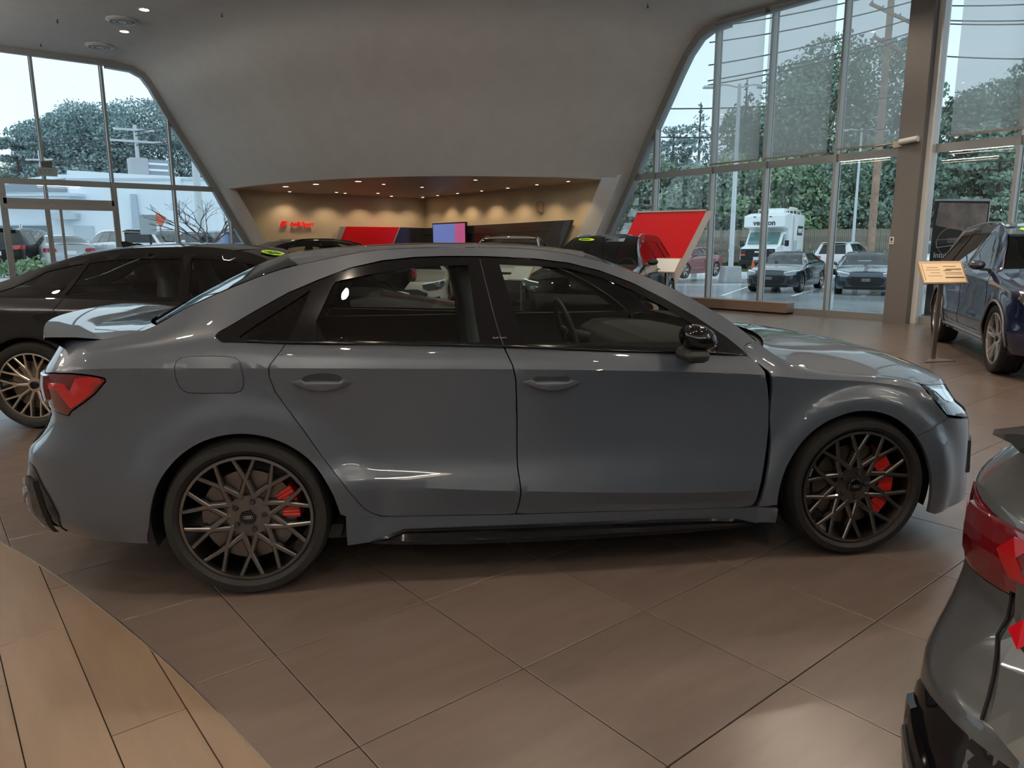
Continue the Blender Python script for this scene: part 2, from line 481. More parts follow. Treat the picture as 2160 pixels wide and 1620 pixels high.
    def well(s, cx, cz, r, depth=.30, lat=None):
        """dark wheel-arch liner, both sides"""
        lat = lat or s.S.half
        for side in (1, -1):
            mb = MB(); prof = [(r+.004, -(lat-.05)*side), (r+.012, -(lat-.08)*side), (r+.015, -(lat-depth)*side), (.02, -(lat-depth)*side)]
            mb.lathe(prof, 36, 'y', (cx, 0, cz), -.10*PI, 1.10*PI)
            mb.build('wheel_arch_liner', BLACKM, s.root, smooth=True)
def make_wheel(parent, loc, side, R=.327, rim=.245, width=.24, style='mesh', rimmat=None, steer=0., caliper=True, capmat=None, n=5, detail=1.0, logo=False):
    """wheel > tyre, brake_disc, brake_caliper, centre_cap, wheel_bolt. Local y points outwards (-y face is outer)"""
    rimmat = rimmat or SILVER
    key = (R, rim, width, style, rimmat.name, n, detail, logo)
    W = Matrix.Rotation(steer, 4, 'Z')
    W.translation = Vector(loc)
    if side < 0: W = W @ Matrix.Rotation(PI, 4, 'Z')
    mb = MB(); seg = int(56*detail); yo = 0.006
    # rim lip + barrel
    mb.lathe([(rim*1.0, yo), (rim*1.005, yo+.006), (rim*.985, yo+.014), (rim*.945, yo+.02), (rim*.93, yo+.06), (rim*.92, width-.04), (rim*.97, width-.02), (rim*1.0, width-.02)], seg)
    mb.lathe([(rim*1.0, yo), (rim*.955, yo-.002), (rim*.945, yo+.02)], seg)
    def spoke(a0, r0, a1, r1, y0, y1, w0, w1, d=.022):
        p = Vector((r0*math.cos(a0), y0, r0*math.sin(a0))); q = Vector((r1*math.cos(a1), y1, r1*math.sin(a1)))
        dd = (q-p).normalized(); nn = Vector((0, -1, 0)); nn = (nn-dd*nn.dot(dd)).normalized(); t = dd.cross(nn)
        vs = []
        for P_, w_ in ((p, w0), (q, w1)):
            vs += [P_-t*w_*.5-nn*d, P_-t*w_*.5, P_-t*w_*.28+nn*.005, P_+t*w_*.28+nn*.005, P_+t*w_*.5, P_+t*w_*.5-nn*d]
        mb.add(vs, [(i, (i+1) % 6, 6+(i+1) % 6, 6+i) for i in range(6)]+[(5, 4, 3, 2, 1, 0), (6, 7, 8, 9, 10, 11)])
    rr = rim*.965
    if style == 'mesh':
        st = 2*PI/10
        for k in range(10):
            a = k*st + PI/2
            y1 = yo+.010; ym = yo+.022; yc = yo+.034
            rm = rim*.60
            # two spokes from rim meet at mid node, run on to the hub crossing
            spoke(a-.27*st, rr, a+.0*st, rm, y1, ym, .016, .020); spoke(a+.27*st, rr, a+.0*st, rm, y1, ym, .016, .020)
            spoke(a, rm*1.04, a+.62*st, rim*.30, ym, yc, .019, .024); spoke(a, rm*1.04, a-.62*st, rim*.30, ym, yc, .019, .024)
        mb.lathe([(0, yc-.004), (rim*.12, yc-.006), (rim*.17, yc-.002), (rim*.33, yc+.0), (rim*.335, yc+.03)], 30)
    elif style == 'vee':      # ten Y spokes, bright faced
        st = 2*PI/10
        for k in range(10):
            a = k*st; y1 = yo+.006; yc = yo+.04
            spoke(a, rim*.2, a, rim*.52, yc, yo+.026, .026, .022)
            spoke(a, rim*.50, a+.27*st, rr, yo+.026, y1, .020, .016); spoke(a, rim*.50, a-.27*st, rr, yo+.026, y1, .020, .016)
        mb.lathe([(0, yc-.006), (rim*.22, yc-.004), (rim*.24, yc+.03)], 24)
    else:                      # n broad tapering spokes
        st = 2*PI/n
        for k in range(n):
            a = k*st+PI/2; yc = yo+.035
            spoke(a-.06*st, rim*.18, a-.13*st, rr, yc, yo+.006, .05, .032); spoke(a+.06*st, rim*.18, a+.13*st, rr, yc, yo+.006, .05, .032)
        mb.lathe([(0, yc-.008), (rim*.25, yc-.006), (rim*.27, yc+.03)], 24)
    me = mb.mesh('wheel', True, 32)
    wh = link('wheel', me, rimmat, parent); wh.matrix_local = W
    t = MB(); R0 = rim*1.0
    t.lathe([(R0, yo+.012), (R0+.006, yo+.002), (R0+(R-R0)*.35, -.006), (R0+(R-R0)*.75, -.004), (R-.012, .010), (R-.003, .028), (R, .05), (R, width*.30), (R-.006, width*.31), (R-.006, width*.33), (R, width*.34), (R, width*.66), (R-.006, width*.67), (R-.006, width*.69), (R, width*.70), (R, width-.05), (R-.012, width-.01), (R0+.01, width), (R0, width-.012)], int(64*detail))
    t.build('tyre', RUBBER, wh, smooth=True, angle=40)
    d = MB(); d.lathe([(rim*.30, .085), (rim*.30, .062), (rim*.72, .062), (rim*.72, .085)], 40); d.lathe([(.0, .05), (rim*.30, .05), (rim*.31, .09)], 30)
    d.build('brake_disc', mat('brake steel', (.15, .135, .125), rough=.35, metal=1.), wh, smooth=True, angle=40)
    if caliper:
        c = MB(); a0, a1 = caliper
        for kk in range(8):
            b0 = a0+(a1-a0)*kk/8; b1 = a0+(a1-a0)*(kk+1)/8
            vs = [(r_*math.cos(b), y_, r_*math.sin(b)) for b in (b0, b1) for r_, y_ in ((rim*.50, .048), (rim*.78, .048), (rim*.80, .11), (rim*.50, .11))]
            c.add(vs, [(0, 1, 2, 3), (7, 6, 5, 4), (0, 4, 5, 1), (1, 5, 6, 2), (2, 6, 7, 3), (3, 7, 4, 0)])
        c.build('brake_caliper', RUBRED, wh, bevel=.004, label='red brake caliper')
    cc = MB(); y = yo+.02
    cc.lathe([(0, y-.004), (rim*.115, y-.002), (rim*.12, y+.02)], 24); cc.build('centre_cap', BLACKG, wh, smooth=True, angle=30)
    if logo:
        rg = MB()
        for k in range(4):
            cx = (k-1.5)*.0082
            rg.tube([(cx+.0062*math.cos(q), y-.006, .0062*math.sin(q)) for q in [2*PI*j/14 for j in range(14)]], .0011, 5, closed=True)
        rg.lathe([(rim*.118, y-.003), (rim*.124, y-.008), (rim*.13, y-.002)], 30)
        rg.build('ring_emblem', CHROME, wh, label='four silver rings on the cap')
        for k in range(5):
            a = k*2*PI/5+PI/2-.3; b = MB(); r_ = rim*.235
            b.lathe([(0, yo+.022), (.009, yo+.022), (.0115, yo+.026), (.0115, yo+.045)], 12, c=(r_*math.cos(a), 0, r_*math.sin(a)))
            b.build('wheel_bolt', BLACKM, wh, smooth=True, angle=40)
    return wh
# ------------------------------------------------------------------ the compact sport saloon (also parked lower right)
HK = [[[-1.0,-0.698,-0.553,-0.398,0.369,0.494,0.904,1.503,2.087,2.26,2.995,3.113,3.5],[0.235,0.258,0.241,0.242,0.187,0.186,0.169,0.16,0.164,0.18,0.182,0.184,0.19],[-0.14,-0.1,-0.07,-0.05,-0.04,-0.045,-0.055,-0.055,-0.05,-0.03,-0.02,-0.04,-0.06]],[[-1.0,-0.6,-0.377,0.376,0.526,1.089,2.156,2.25,2.977,3.5],[0.36,0.33,0.383,0.317,0.296,0.274,0.247,0.257,0.29,0.27],[-0.07,-0.04,-0.025,-0.03,-0.04,-0.045,-0.045,-0.02,-0.012,-0.04]],[[-1.0,-0.6,-0.362,0.416,1.093,2.124,2.25,2.98,3.5],[0.5,0.47,0.511,0.45,0.389,0.335,0.38,0.37,0.38],[-0.05,-0.03,-0.018,-0.008,-0.006,-0.012,-0.02,-0.01,-0.03]],[[-1.0,-0.5,0.0,0.4,1.2,2.1,2.6,3.0,3.5],[0.62,0.6,0.6,0.58,0.56,0.56,0.58,0.56,0.56],[-0.045,-0.03,-0.025,-0.04,-0.048,-0.04,-0.03,-0.02,-0.03]],[[-1.0,-0.5,0.0,0.5,1.2,2.1,2.6,3.0,3.5],[0.78,0.76,0.77,0.76,0.74,0.73,0.73,0.68,0.63],[-0.06,-0.04,-0.03,-0.036,-0.042,-0.04,-0.03,-0.03,-0.05]],[[-1.0,-0.489,-0.173,0.192,0.636,1.06,1.679,2.136,2.357,2.58,2.765,2.913,3.2,3.5],[0.9,0.944,0.938,0.929,0.915,0.901,0.875,0.847,0.821,0.806,0.783,0.752,0.71,0.66],[-0.07,-0.045,-0.035,-0.028,-0.026,-0.026,-0.028,-0.03,-0.035,-0.035,-0.04,-0.05,-0.09,-0.12]],[[-1.0,-0.532,-0.368,-0.213,-0.075,0.185,0.495,0.937,1.518,2.108,2.291,2.528,2.733,2.86,2.947,3.2,3.5],[0.99,1.009,1.027,1.034,1.036,1.023,1.011,0.993,0.958,0.922,0.861,0.827,0.81,0.788,0.764,0.745,0.7],[-0.15,-0.1,-0.09,-0.08,-0.07,-0.062,-0.06,-0.06,-0.062,-0.07,-0.08,-0.07,-0.07,-0.075,-0.085,-0.14,-0.18]],[[-1.0,-0.65,-0.398,-0.207,-0.027,0.159,0.298,0.429,0.562,0.831,1.08,1.305,1.481,1.657,1.832,1.97,2.101,2.21,2.283,2.36,2.562,2.77,2.9,2.988,3.3,3.5],[1.05,1.033,1.066,1.16,1.24,1.306,1.338,1.364,1.381,1.39,1.386,1.369,1.332,1.279,1.205,1.129,1.047,0.951,0.901,0.868,0.829,0.812,0.788,0.764,0.76,0.72],[-0.22,-0.17,-0.19,-0.22,-0.26,-0.3,-0.32,-0.335,-0.35,-0.36,-0.36,-0.355,-0.345,-0.325,-0.29,-0.26,-0.225,-0.16,-0.14,-0.13,-0.125,-0.125,-0.13,-0.14,-0.2,-0.25]]]
HREAR = {"u1":-0.5,"L":0.52,"lc":0.5,"zs":[0.241,0.294,0.365,0.45,0.528,0.587,0.621,0.659,0.697,0.749,0.782,0.859,0.922,0.954],"xs":[-0.8473,-0.9091,-0.9405,-0.941,-0.9259,-0.915,-0.8802,-0.8446,-0.821,-0.8017,-0.8122,-0.8253,-0.812,-0.7934],"q":0.8}
HFRONT = {"u1":2.95,"L":0.5,"lc":0.5,"zs":[0.15,0.186,0.232,0.345,0.473,0.537,0.617,0.677,0.736,0.766],"xs":[3.4,3.3944,3.3852,3.3648,3.3557,3.3504,3.3273,3.2569,3.2462,3.2394],"q":0.8}
HP = {"doorline":[[0.1851,6.002],[0.1675,5.805],[0.1497,5.544],[0.1261,5.18],[0.1187,4.989],[0.1199,4.767],[0.1287,4.59],[0.1375,4.413],[0.1597,4.195],[0.1826,3.986],[0.211,3.756],[0.239,3.535],[0.2597,3.354],[0.2803,3.159],[0.3009,2.936],[0.328,2.653],[0.3559,2.359],[0.3847,2.063],[0.412,1.758],[0.4391,1.47],[0.4598,1.283],[0.4885,1.119],[0.526,1.026]],"bsplit":[[1.0452,6.01],[1.0603,5.706],[1.076,5.221],[1.0819,4.926],[1.0891,4.732],[1.0914,4.385],[1.0934,4.049],[1.0953,3.738],[1.0955,3.443],[1.0956,3.147],[1.0952,2.842],[1.0959,2.539],[1.1001,2.329],[1.1043,2.121],[1.1059,1.917],[1.1018,1.519],[1.0906,1.023]],"fdoor":[[2.0998,6.003],[2.141,5.776],[2.1688,5.253],[2.1743,4.837],[2.1861,4.502],[2.1922,4.216],[2.1974,3.966],[2.1992,3.703],[2.2009,3.468],[2.2027,3.246],[2.2012,3.018],[2.199,2.799],[2.1928,2.579],[2.1854,2.377],[2.1795,2.248],[2.174,2.12],[2.1663,1.87],[2.1672,1.393],[2.1569,1.127],[2.14,1.034]],"fgap":[[2.2087,3.245],[2.2155,2.924],[2.2124,2.703],[2.2073,2.501],[2.1993,2.292],[2.1922,2.086],[2.185,1.808],[2.1829,1.402],[2.1744,0.99]],"belt":[[-0.052,5.971],[-0.0047,5.971],[0.0426,5.978],[0.0899,5.988],[0.1374,5.997],[0.1851,6.002],[0.2288,6.003],[0.2727,6.003],[0.3168,6.002],[0.361,6.001],[0.4054,6.0],[0.45,5.999],[0.4949,5.998],[0.5431,5.998],[0.5914,5.997],[0.64,5.997],[0.6889,5.996],[0.7379,5.996],[0.7872,5.996],[0.8368,5.997],[0.8865,5.998],[0.9366,6.001],[0.9749,6.002],[1.0135,6.005],[1.0523,6.009],[1.103,6.008],[1.154,6.007],[1.2051,6.006],[1.2566,6.006],[1.3083,6.007],[1.3603,6.007],[1.4126,6.008],[1.4651,6.008],[1.5179,6.007],[1.5723,6.002],[1.6269,5.993],[1.6818,5.982],[1.7369,5.969],[1.7923,5.957],[1.8425,5.954],[1.893,5.953],[1.9439,5.956],[1.9952,5.964],[2.0472,5.979],[2.0998,6.003]],"trimtop":[[-0.08,6.098],[-0.081,6.157],[-0.07,6.221],[-0.0399,6.303],[-0.0065,6.386],[0.0272,6.458],[0.0614,6.521],[0.1002,6.579],[0.1395,6.632],[0.1795,6.682],[0.2197,6.714],[0.2604,6.745],[0.3016,6.776],[0.3439,6.799],[0.3867,6.822],[0.4298,6.847],[0.4732,6.856],[0.517,6.867],[0.5611,6.882],[0.6049,6.887],[0.6489,6.893],[0.6931,6.9],[0.7381,6.9],[0.7834,6.902],[0.8288,6.904],[0.8784,6.904],[0.9283,6.904],[0.9784,6.905],[1.0341,6.903],[1.09,6.901],[1.1357,6.9],[1.1817,6.9],[1.2278,6.902],[1.2745,6.898],[1.3214,6.896],[1.3687,6.9],[1.4155,6.895],[1.4626,6.892],[1.5097,6.89],[1.5551,6.875],[1.6005,6.862],[1.6459,6.851],[1.6907,6.826],[1.7353,6.802],[1.7799,6.78],[1.8236,6.747],[1.8674,6.713],[1.9114,6.678],[1.9528,6.62],[1.9934,6.549],[2.033,6.459],[2.0615,6.336],[2.0895,6.176],[2.0998,6.004]],"sky":[[0.5259,1.001],[0.5758,1.009],[0.6259,1.014],[0.6763,1.016],[0.7269,1.016],[0.7778,1.014],[0.829,1.01],[0.8804,1.005],[0.9321,1.0],[0.984,0.994],[1.0362,0.989],[1.0886,0.984],[1.1453,0.987],[1.2024,0.991],[1.2597,0.995],[1.3173,1.0],[1.3752,1.005],[1.4334,1.01],[1.4919,1.015],[1.5507,1.019],[1.6097,1.023],[1.6691,1.026],[1.7289,1.027],[1.7889,1.027],[1.8493,1.025],[1.91,1.02],[1.971,1.013],[2.0323,1.002],[2.094,0.988],[2.1559,0.972]],"glass_rear":[[0.9221,6.824],[0.8677,6.819],[0.8137,6.814],[0.7599,6.811],[0.6926,6.802],[0.6259,6.794],[0.5598,6.774],[0.4943,6.759],[0.443,6.747],[0.3921,6.737],[0.3672,6.726],[0.3544,6.679],[0.3257,6.52],[0.2977,6.346],[0.3012,6.224],[0.3042,6.067],[0.3656,6.066],[0.4274,6.065],[0.4895,6.064],[0.5497,6.065],[0.6104,6.066],[0.6714,6.066],[0.7328,6.067],[0.8012,6.068],[0.87,6.07],[0.9394,6.073],[0.9494,6.094]],"glass_front":[[1.0578,6.834],[1.1129,6.832],[1.1682,6.832],[1.2239,6.835],[1.294,6.837],[1.365,6.846],[1.4347,6.833],[1.5046,6.823],[1.5719,6.795],[1.639,6.769],[1.7052,6.723],[1.7708,6.676],[1.8348,6.607],[1.8985,6.529],[1.9393,6.446],[1.9791,6.342],[1.9655,6.122],[1.8809,6.117],[1.7975,6.12],[1.7276,6.117],[1.6583,6.115],[1.5894,6.113],[1.5209,6.108],[1.4526,6.101],[1.3848,6.094],[1.3175,6.087],[1.2587,6.082],[1.2003,6.077],[1.1422,6.072]],"glass_quarter":[[0.2693,6.678],[0.2196,6.603],[0.1708,6.523],[0.1228,6.438],[0.0757,6.339],[0.0423,6.239],[0.0089,6.115],[0.0221,6.054],[0.0791,6.062],[0.1363,6.069],[0.1937,6.073],[0.2165,6.276]],"corner_trim":[[1.9898,6.311],[2.0205,6.203],[2.0515,6.059],[1.9769,6.087]],"fuel":[[-0.1867,5.473],[-0.1454,5.483],[-0.1038,5.492],[-0.0685,5.489],[-0.0332,5.489],[-0.0067,5.446],[0.0108,5.288],[0.0178,5.035],[0.0236,4.737],[0.0216,4.564],[0.0096,4.45],[-0.0139,4.402],[-0.0625,4.408],[-0.111,4.415],[-0.1478,4.428],[-0.1845,4.442],[-0.2047,4.501],[-0.2203,4.631],[-0.2282,4.811],[-0.2292,5.038],[-0.2231,5.282],[-0.2095,5.415]],"tail":[[-0.7352,4.955],[-0.6249,4.931],[-0.5464,4.884],[-0.4987,4.833],[-0.4842,4.782],[-0.4816,4.734],[-0.5286,4.467],[-0.5814,4.274],[-0.6401,4.084],[-0.6904,4.028]],"tail_in":[[-0.6019,4.817],[-0.5468,4.845],[-0.501,4.804],[-0.4953,4.735],[-0.5431,4.478],[-0.591,4.293],[-0.6418,4.149],[-0.661,4.269],[-0.6688,4.374]],"head":[[2.9411,5.77],[2.9767,6.252],[3.1548,5.882],[3.0631,4.336],[3.0462,3.479],[2.9934,4.069],[2.9495,4.864]],"blade":[[0.479,0.033],[0.5438,0.231],[0.5809,0.373],[0.6181,0.517],[0.6952,0.529],[0.7728,0.537],[0.8511,0.541],[0.9299,0.541],[1.0092,0.54],[1.0891,0.539],[1.1615,0.546],[1.2344,0.553],[1.3077,0.56],[1.3815,0.565],[1.4558,0.57],[1.5306,0.573],[1.6016,0.564],[1.673,0.553],[1.7449,0.54],[1.8172,0.525],[1.8898,0.507],[1.9629,0.487],[2.0237,0.426],[2.0848,0.362],[2.1611,0.046]],"hoodline":[[2.2078,6.943],[2.2454,7.0],[2.283,7.0],[2.3602,7.0],[2.4258,7.0],[2.4932,7.0],[2.5617,7.0],[2.6308,7.0],[2.7003,7.0],[2.7703,7.0],[2.8288,6.868],[2.9002,7.0],[2.9916,6.941]]}
def hero_surf():
    return BodySurf(HK, .915, (2, 5), [(0, .327, .40, .52, .022), (2.631, .322, .395, .47, .030)], dict(HFRONT, bulge=.07), dict(HREAR, bulge=.06))
def ell(cx, cz, r, a0, a1, n):
    return [(cx+r(a0+(a1-a0)*i/n)*math.cos(math.radians(a0+(a1-a0)*i/n)), cz+r(a0+(a1-a0)*i/n)*math.sin(math.radians(a0+(a1-a0)*i/n))) for i in range(n+1)]
def tabf(tab):
    return lambda a: pchip([t[0] for t in tab], [t[1] for t in tab], a)
def build_rs(name, label, loc, rz, PM, fine=1.0, interior=True, rimmat=None, taildetail=False):
    S = hero_surf(); c = Car(name, label, S, loc, rz, fine=fine); P = HP; root = c.root
    rear_r = tabf([(-28, .395), (-16, .385), (-6, .372), (10, .356), (45, .346), (90, .352), (120, .357), (160, .358), (180, .368), (191, .395), (200, .40)])
    front_r = tabf([(-25, .37), (-14, .352), (0, .336), (20, .329), (50, .338), (90, .354), (130, .362), (150, .366), (165, .378), (185, .392), (198, .406)])
    # arch outlines in (u,w)
    aR = c.uw(ell(0, .327, rear_r, -19.5, 196.5, 44)); aF = c.uw(ell(2.631, .322, front_r, -20.5, 197.5, 44))
    door, bs, fd, fg, belt, trim, sk = [P[k] for k in ('doorline', 'bsplit', 'fdoor', 'fgap', 'belt', 'trimtop', 'sky')]
    iR = min(range(len(belt)), key=lambda i: abs(belt[i][0]-door[0][0])); iB = min(range(len(belt)), key=lambda i: abs(belt[i][0]-bs[0][0]))
    # side frame: quarter, C pillar, roof rail, A pillar in one pressing
    rail = [(u, 7.0) for u in np.linspace(-.70, 2.2078, 60)]
    tl = [tuple(q) for q in P['tail'][:-1]]
    tl[4] = (-.4835, 4.80)
    outer = rail + [(2.0969, 6.303)] + [tuple(q) for q in trim[::-1]] + [tuple(q) for q in belt[1:iR]] + [tuple(q) for q in door[:-1]] + [(.5259, 1.0), (.40, .98)]
    outer += [q for q in aR if q[1] > .95 or q[0] < 0]
    outer += [(-.45, 0.0), (-.7, 0.0), (-1.019, 0.0), (-1.019, 4.02)] + [(-.6652, 3.96)] + tl[::-1] + [(-1.019, 4.93), (-1.019, 7.0), (-.86, 7.0)]
    CL = [(5.0, -.60, 2.9), (2.0, .70, 2.15)]
    c.panel('body_side', outer, PM, holes=[P['fuel']], gap=0.0008, hgap=.001, lines=CL[:1])
    c.panel('fuel_door', P['fuel'], PM, gap=.0014, sides=(1,), lines=CL[:1])
    # doors
    rdoor = [tuple(q) for q in belt[iR:iB]] + [tuple(q) for q in bs] + [q for q in [tuple(s_) for s_ in sk] if .56 < q[0] < 1.08][::-1] + [tuple(q) for q in door[::-1][:-1]]
    c.panel('rear_door', rdoor, PM, gap=.0026, lines=CL)
    fdoor = [tuple(q) for q in belt[iB+1:-1]] + [tuple(q) for q in fd] + [q for q in [tuple(s_) for s_ in sk] if 1.11 < q[0] < 2.11][::-1] + [tuple(q) for q in bs[::-1]]
    c.panel('front_door', fdoor, PM, gap=.0026, lines=CL)
    # fender and nose
    hood = [tuple(q) for q in P['hoodline']]; hood = [(u, 7.0) for u in np.linspace(2.2078, 2.95, 18)]
    hd = P['head']
    fen = [(2.0999, 6.003), (2.0969, 6.303)] + hood + [tuple(q) for q in hd[0:1]] + [tuple(q) for q in hd[::-1][:3]][0:2] + [(3.0456, 3.461), (2.985, 3.24)]
    iS = min(range(len(aF)), key=lambda i: abs(aF[i][0]-2.9395)+abs(aF[i][1]-3.155)*.15 if i < 22 else 9)
    fen += [q for q in aF[iS:] if q[1] > .95] + [tuple(q) for q in fg[::-1]] + [(2.2030, 3.5), (2.2060, 4.4), (2.1990, 4.9), (2.1850, 5.3), (2.155, 5.6)]
    c.panel('fender', fen, PM, gap=.0018, lines=CL[:1])
    nose = [(3.0456, 3.461), (3.20, 3.25), (3.449, 3.2), (3.449, 0.0), (2.99, 0.0)] + [q for q in aF[:iS+1]] + [(2.985, 3.24)]
    c.panel('front_bumper', nose, PM, gap=.0012)
    upn = [(2.965, 7.0), (3.449, 7.0), (3.449, 6.0), (3.16, 6.0), (2.975, 6.3)]
    c.panel('nose_side', upn, PM, gap=.0015)
    # headlight
    hl = [tuple(hd[0]), (2.985, 6.05), (3.16, 5.9), (3.449, 5.9), (3.449, 3.3), (3.20, 3.3), (3.0456, 3.55)] + [tuple(q) for q in hd[::-1][:2]]
    c.panel('headlight', hl, mat('headlamp lens', (.16, .19, .21), rough=.04, coat=1., metal=.75), off=-.006, gap=.004, label='clear swept headlight')
    he = [(2.99, 5.5), (3.12, 5.4), (3.2, 4.6), (3.12, 4.2), (3.06, 4.4)]
    c.panel('headlight_reflector', he, CHROME, off=-.003, gap=0, depth=.01)
    # tail lamps wrap round the corner
    tp = tl + [(-.6652, 3.96), (-1.019, 4.0), (-1.019, 4.95)]
    tlo = c.panel('tail_light', tp, LAMPDARK if not taildetail else mat('smoked red lamp', (.14, .004, .008), rough=.08, coat=1.), gap=.004, off=.004, label='wraparound red tail light')
    ti = [tuple(q) for q in P['tail_in'][:-1]]
    for o_, sd in zip(tlo, (1, -1)):
        c.panel('lamp_segment', ti, LAMPRED, gap=0, off=.0065, depth=.004, parent=o_, sides=(sd,), label='bright red lamp segment')
        c.panel('lamp_bar', [(-.80, 4.72), (-.66, 4.70), (-.60, 4.36), (-.66, 4.28), (-.70, 4.55), (-.80, 4.55)], LAMPRED, gap=0, off=.0065, depth=.004, parent=o_, sides=(sd,))
    # window surround (gloss black) with the three side panes
    tr = [tuple(q) for q in trim[::-1]] + [tuple(q) for q in belt[1:]]
    tr = [tuple(q) for q in trim] + [tuple(q) for q in belt[::-1]]
    tr = tr[:len(trim)] + tr[len(trim)+1:]
    g1, g2, g3, g4 = P['glass_quarter'], P['glass_rear'], P['glass_front'], P['corner_trim']
    c.panel('window_surround', tr, BLACKG, holes=[g1, g2, g3], gap=.0012, hgap=0, off=.004, depth=.02)
    c.panel('quarter_window', g1, GLASSD, gap=.0, off=-.002, depth=.004)
    c.panel('rear_door_window', g2, GLASS, gap=0, off=-.004, depth=.004)
    c.panel('front_door_window', g3, GLASS, gap=0, off=-.004, depth=.004)
    # door cut through the surround
    for u0, w0, u1, w1 in ((.975, 6.88, 1.045, 6.03), ):
        for sd in (1, -1):
            MB().tube([c.to3(u0+(u1-u0)*k/8, w0+(w1-w0)*k/8, sd, .0045) for k in range(9)], .0022, 5).build('pillar_seam', BLACKM, root)
    for sd in (1, -1):
        text_side(c, 'Audi Sport', 1.0, 1.022, sd, .013)
    # belt moulding: slim gloss strip standing proud
    for sd in (1, -1):
        pts = [c.to3(q[0], 6.03, sd, .008) for q in belt[2:-1]]
        MB().tube(pts, [.003]+[.0055]*(len(pts)-2)+[.003], 6).build('belt_moulding', BLACKG, root, smooth=True)
    # sill skirt and blade
    skirt = [(.385, 1.0), (.5259, 1.001)] + [tuple(q) for q in sk if q[0] > .54] + [(2.1744, .99), (2.245, .98)] + [(2.245, 0.02)] + [(u, 0.0) for u in np.linspace(2.2, .45, 16)] + [(.385, 0.0)]
    c.panel('side_skirt', skirt, PM, gap=.0015)
    bl = [tuple(q) for q in P['blade']]
    for sd in (1, -1):
        top = [c.to3(u, w_, sd, .004) for u, w_ in bl]
        n = len(top); mb = MB(); vs = []
        for i, v in enumerate(top):
            t = i/(n-1); k = math.sin(PI*min(1, max(0, t)))**.35
            z0 = S.P(bl[i][0], 0.)[2]; x = v.x
            vs += [v, v+Vector((0, -sd*.012*k, -.010)), Vector((x, v.y-sd*.004, v.z-.018*k-.004)), Vector((x, v.y-sd*.040*k, z0+.012*k+.004)), Vector((x, v.y-sd*.038*k, z0-.004)), Vector((x, v.y+sd*.03, z0-.002))]
        for i in range(n-1):
            for j in range(5): mb.f.append((i*6+j, i*6+j+1, (i+1)*6+j+1, (i+1)*6+j))
        mb.v = [tuple(v) for v in vs]
        mb.build('sill_blade', BLACKG, root, smooth=True, angle=35)
    # top: roof, screens, hood, deck
    E0, E1 = .21, 1.44
    roofC = [(.10, 1.368), (.25, 1.385), (.40, 1.398), (.60, 1.408), (.80, 1.412), (1.0, 1.411), (1.2, 1.404), (1.38, 1.388), (1.52, 1.368)]
    c.crown('roof', c.rail(E0, E1, 24), roofC, PM, nt_=28, nl=16, pw=2.4, thick=0)
    ceil = c.crown('headliner', [(e[0], e[1]-.03, e[2]-.03) for e in c.rail(E0, E1, 24)], [(a, b-.035) for a, b in roofC], mat('headliner grey', (.22, .22, .21), rough=.9), pw=2.2)
    c.crown('rear_window', c.rail(E0, -.335, 20), [(.10, 1.368), (-.03, 1.315), (-.16, 1.255), (-.30, 1.185), (-.46, 1.098)], GLASSD, pw=2.2, gap=.012, off=.004)
    c.crown('windscreen', c.rail(1.445, 2.205, 20), [(1.52, 1.368), (1.70, 1.300), (1.90, 1.208), (2.10, 1.10), (2.34, .965)], GLASS, pw=2.6, gap=.03, off=-.002)
    c.crown('windscreen_cowl', c.rail(2.16, 2.24, 4), [(2.30, .962), (2.40, .955)], BLACKM, pw=2.6, gap=.03, off=-.004)
    hoodC = [(2.37, .975), (2.55, .955), (2.75, .925), (2.95, .888), (3.10, .850), (3.22, .812), (3.32, .765)]
    c.crown('hood', c.rail(2.215, 3.0, 20)+[S.P(3.08, 7), S.P(3.16, 7), S.P(3.25, 7)], hoodC, PM, nt_=30, nl=16, pw=2.8, gap=.0025)
    deckE = c.rail(-.335, -.70, 10)+[S.P(u, 7) for u in (-.76, -.82, -.88)]
    deckC = [(-.47, 1.09), (-.55, 1.085), (-.65, 1.075), (-.75, 1.066), (-.84, 1.06)]
    dk = c.crown('boot_lid', deckE, deckC, PM, nt_=24, nl=14, pw=3.0, gap=.003)
    # lip spoiler
    mb = MB(); vs = []; n = 24
    for i in range(n+1):
        q = -1+2*i/n; a = abs(q); y = q*.735; x0 = -.80+.125*a**3; h = .034*(1-a**8)
        zb = 1.062-.022*a*a
        vs += [(x0+.14, y, zb+.000), (x0+.05, y, zb+.010+h*.4), (x0-.03, y, zb+.012+h*.85), (x0-.068, y, zb+.012+h), (x0-.072, y, zb+.002+h*.9), (x0-.02, y, zb-.02), (x0+.02, y, zb-.05)]
    for i in range(n):
        for j in range(6): mb.f.append((i*7+j, i*7+j+1, (i+1)*7+j+1, (i+1)*7+j))
    mb.v = vs; mb.build('boot_spoiler', PM, root, smooth=True, angle=50)
    # tail face
    c.cap('tail_panel', PM, 'rear', z1=1.045)
    c.endplate('boot_lid_face', [(-.56, .60), (-.62, .70), (-.60, .84), (-.52, .90), (-.48, 1.035), (.48, 1.035), (.52, .90), (.60, .84), (.62, .70), (.56, .60), (.40, .555), (-.40, .555)], PM, off=.012)
    lo_ = densify([(-.575, .595), (-.635, .70), (-.615, .84)], .04, False)
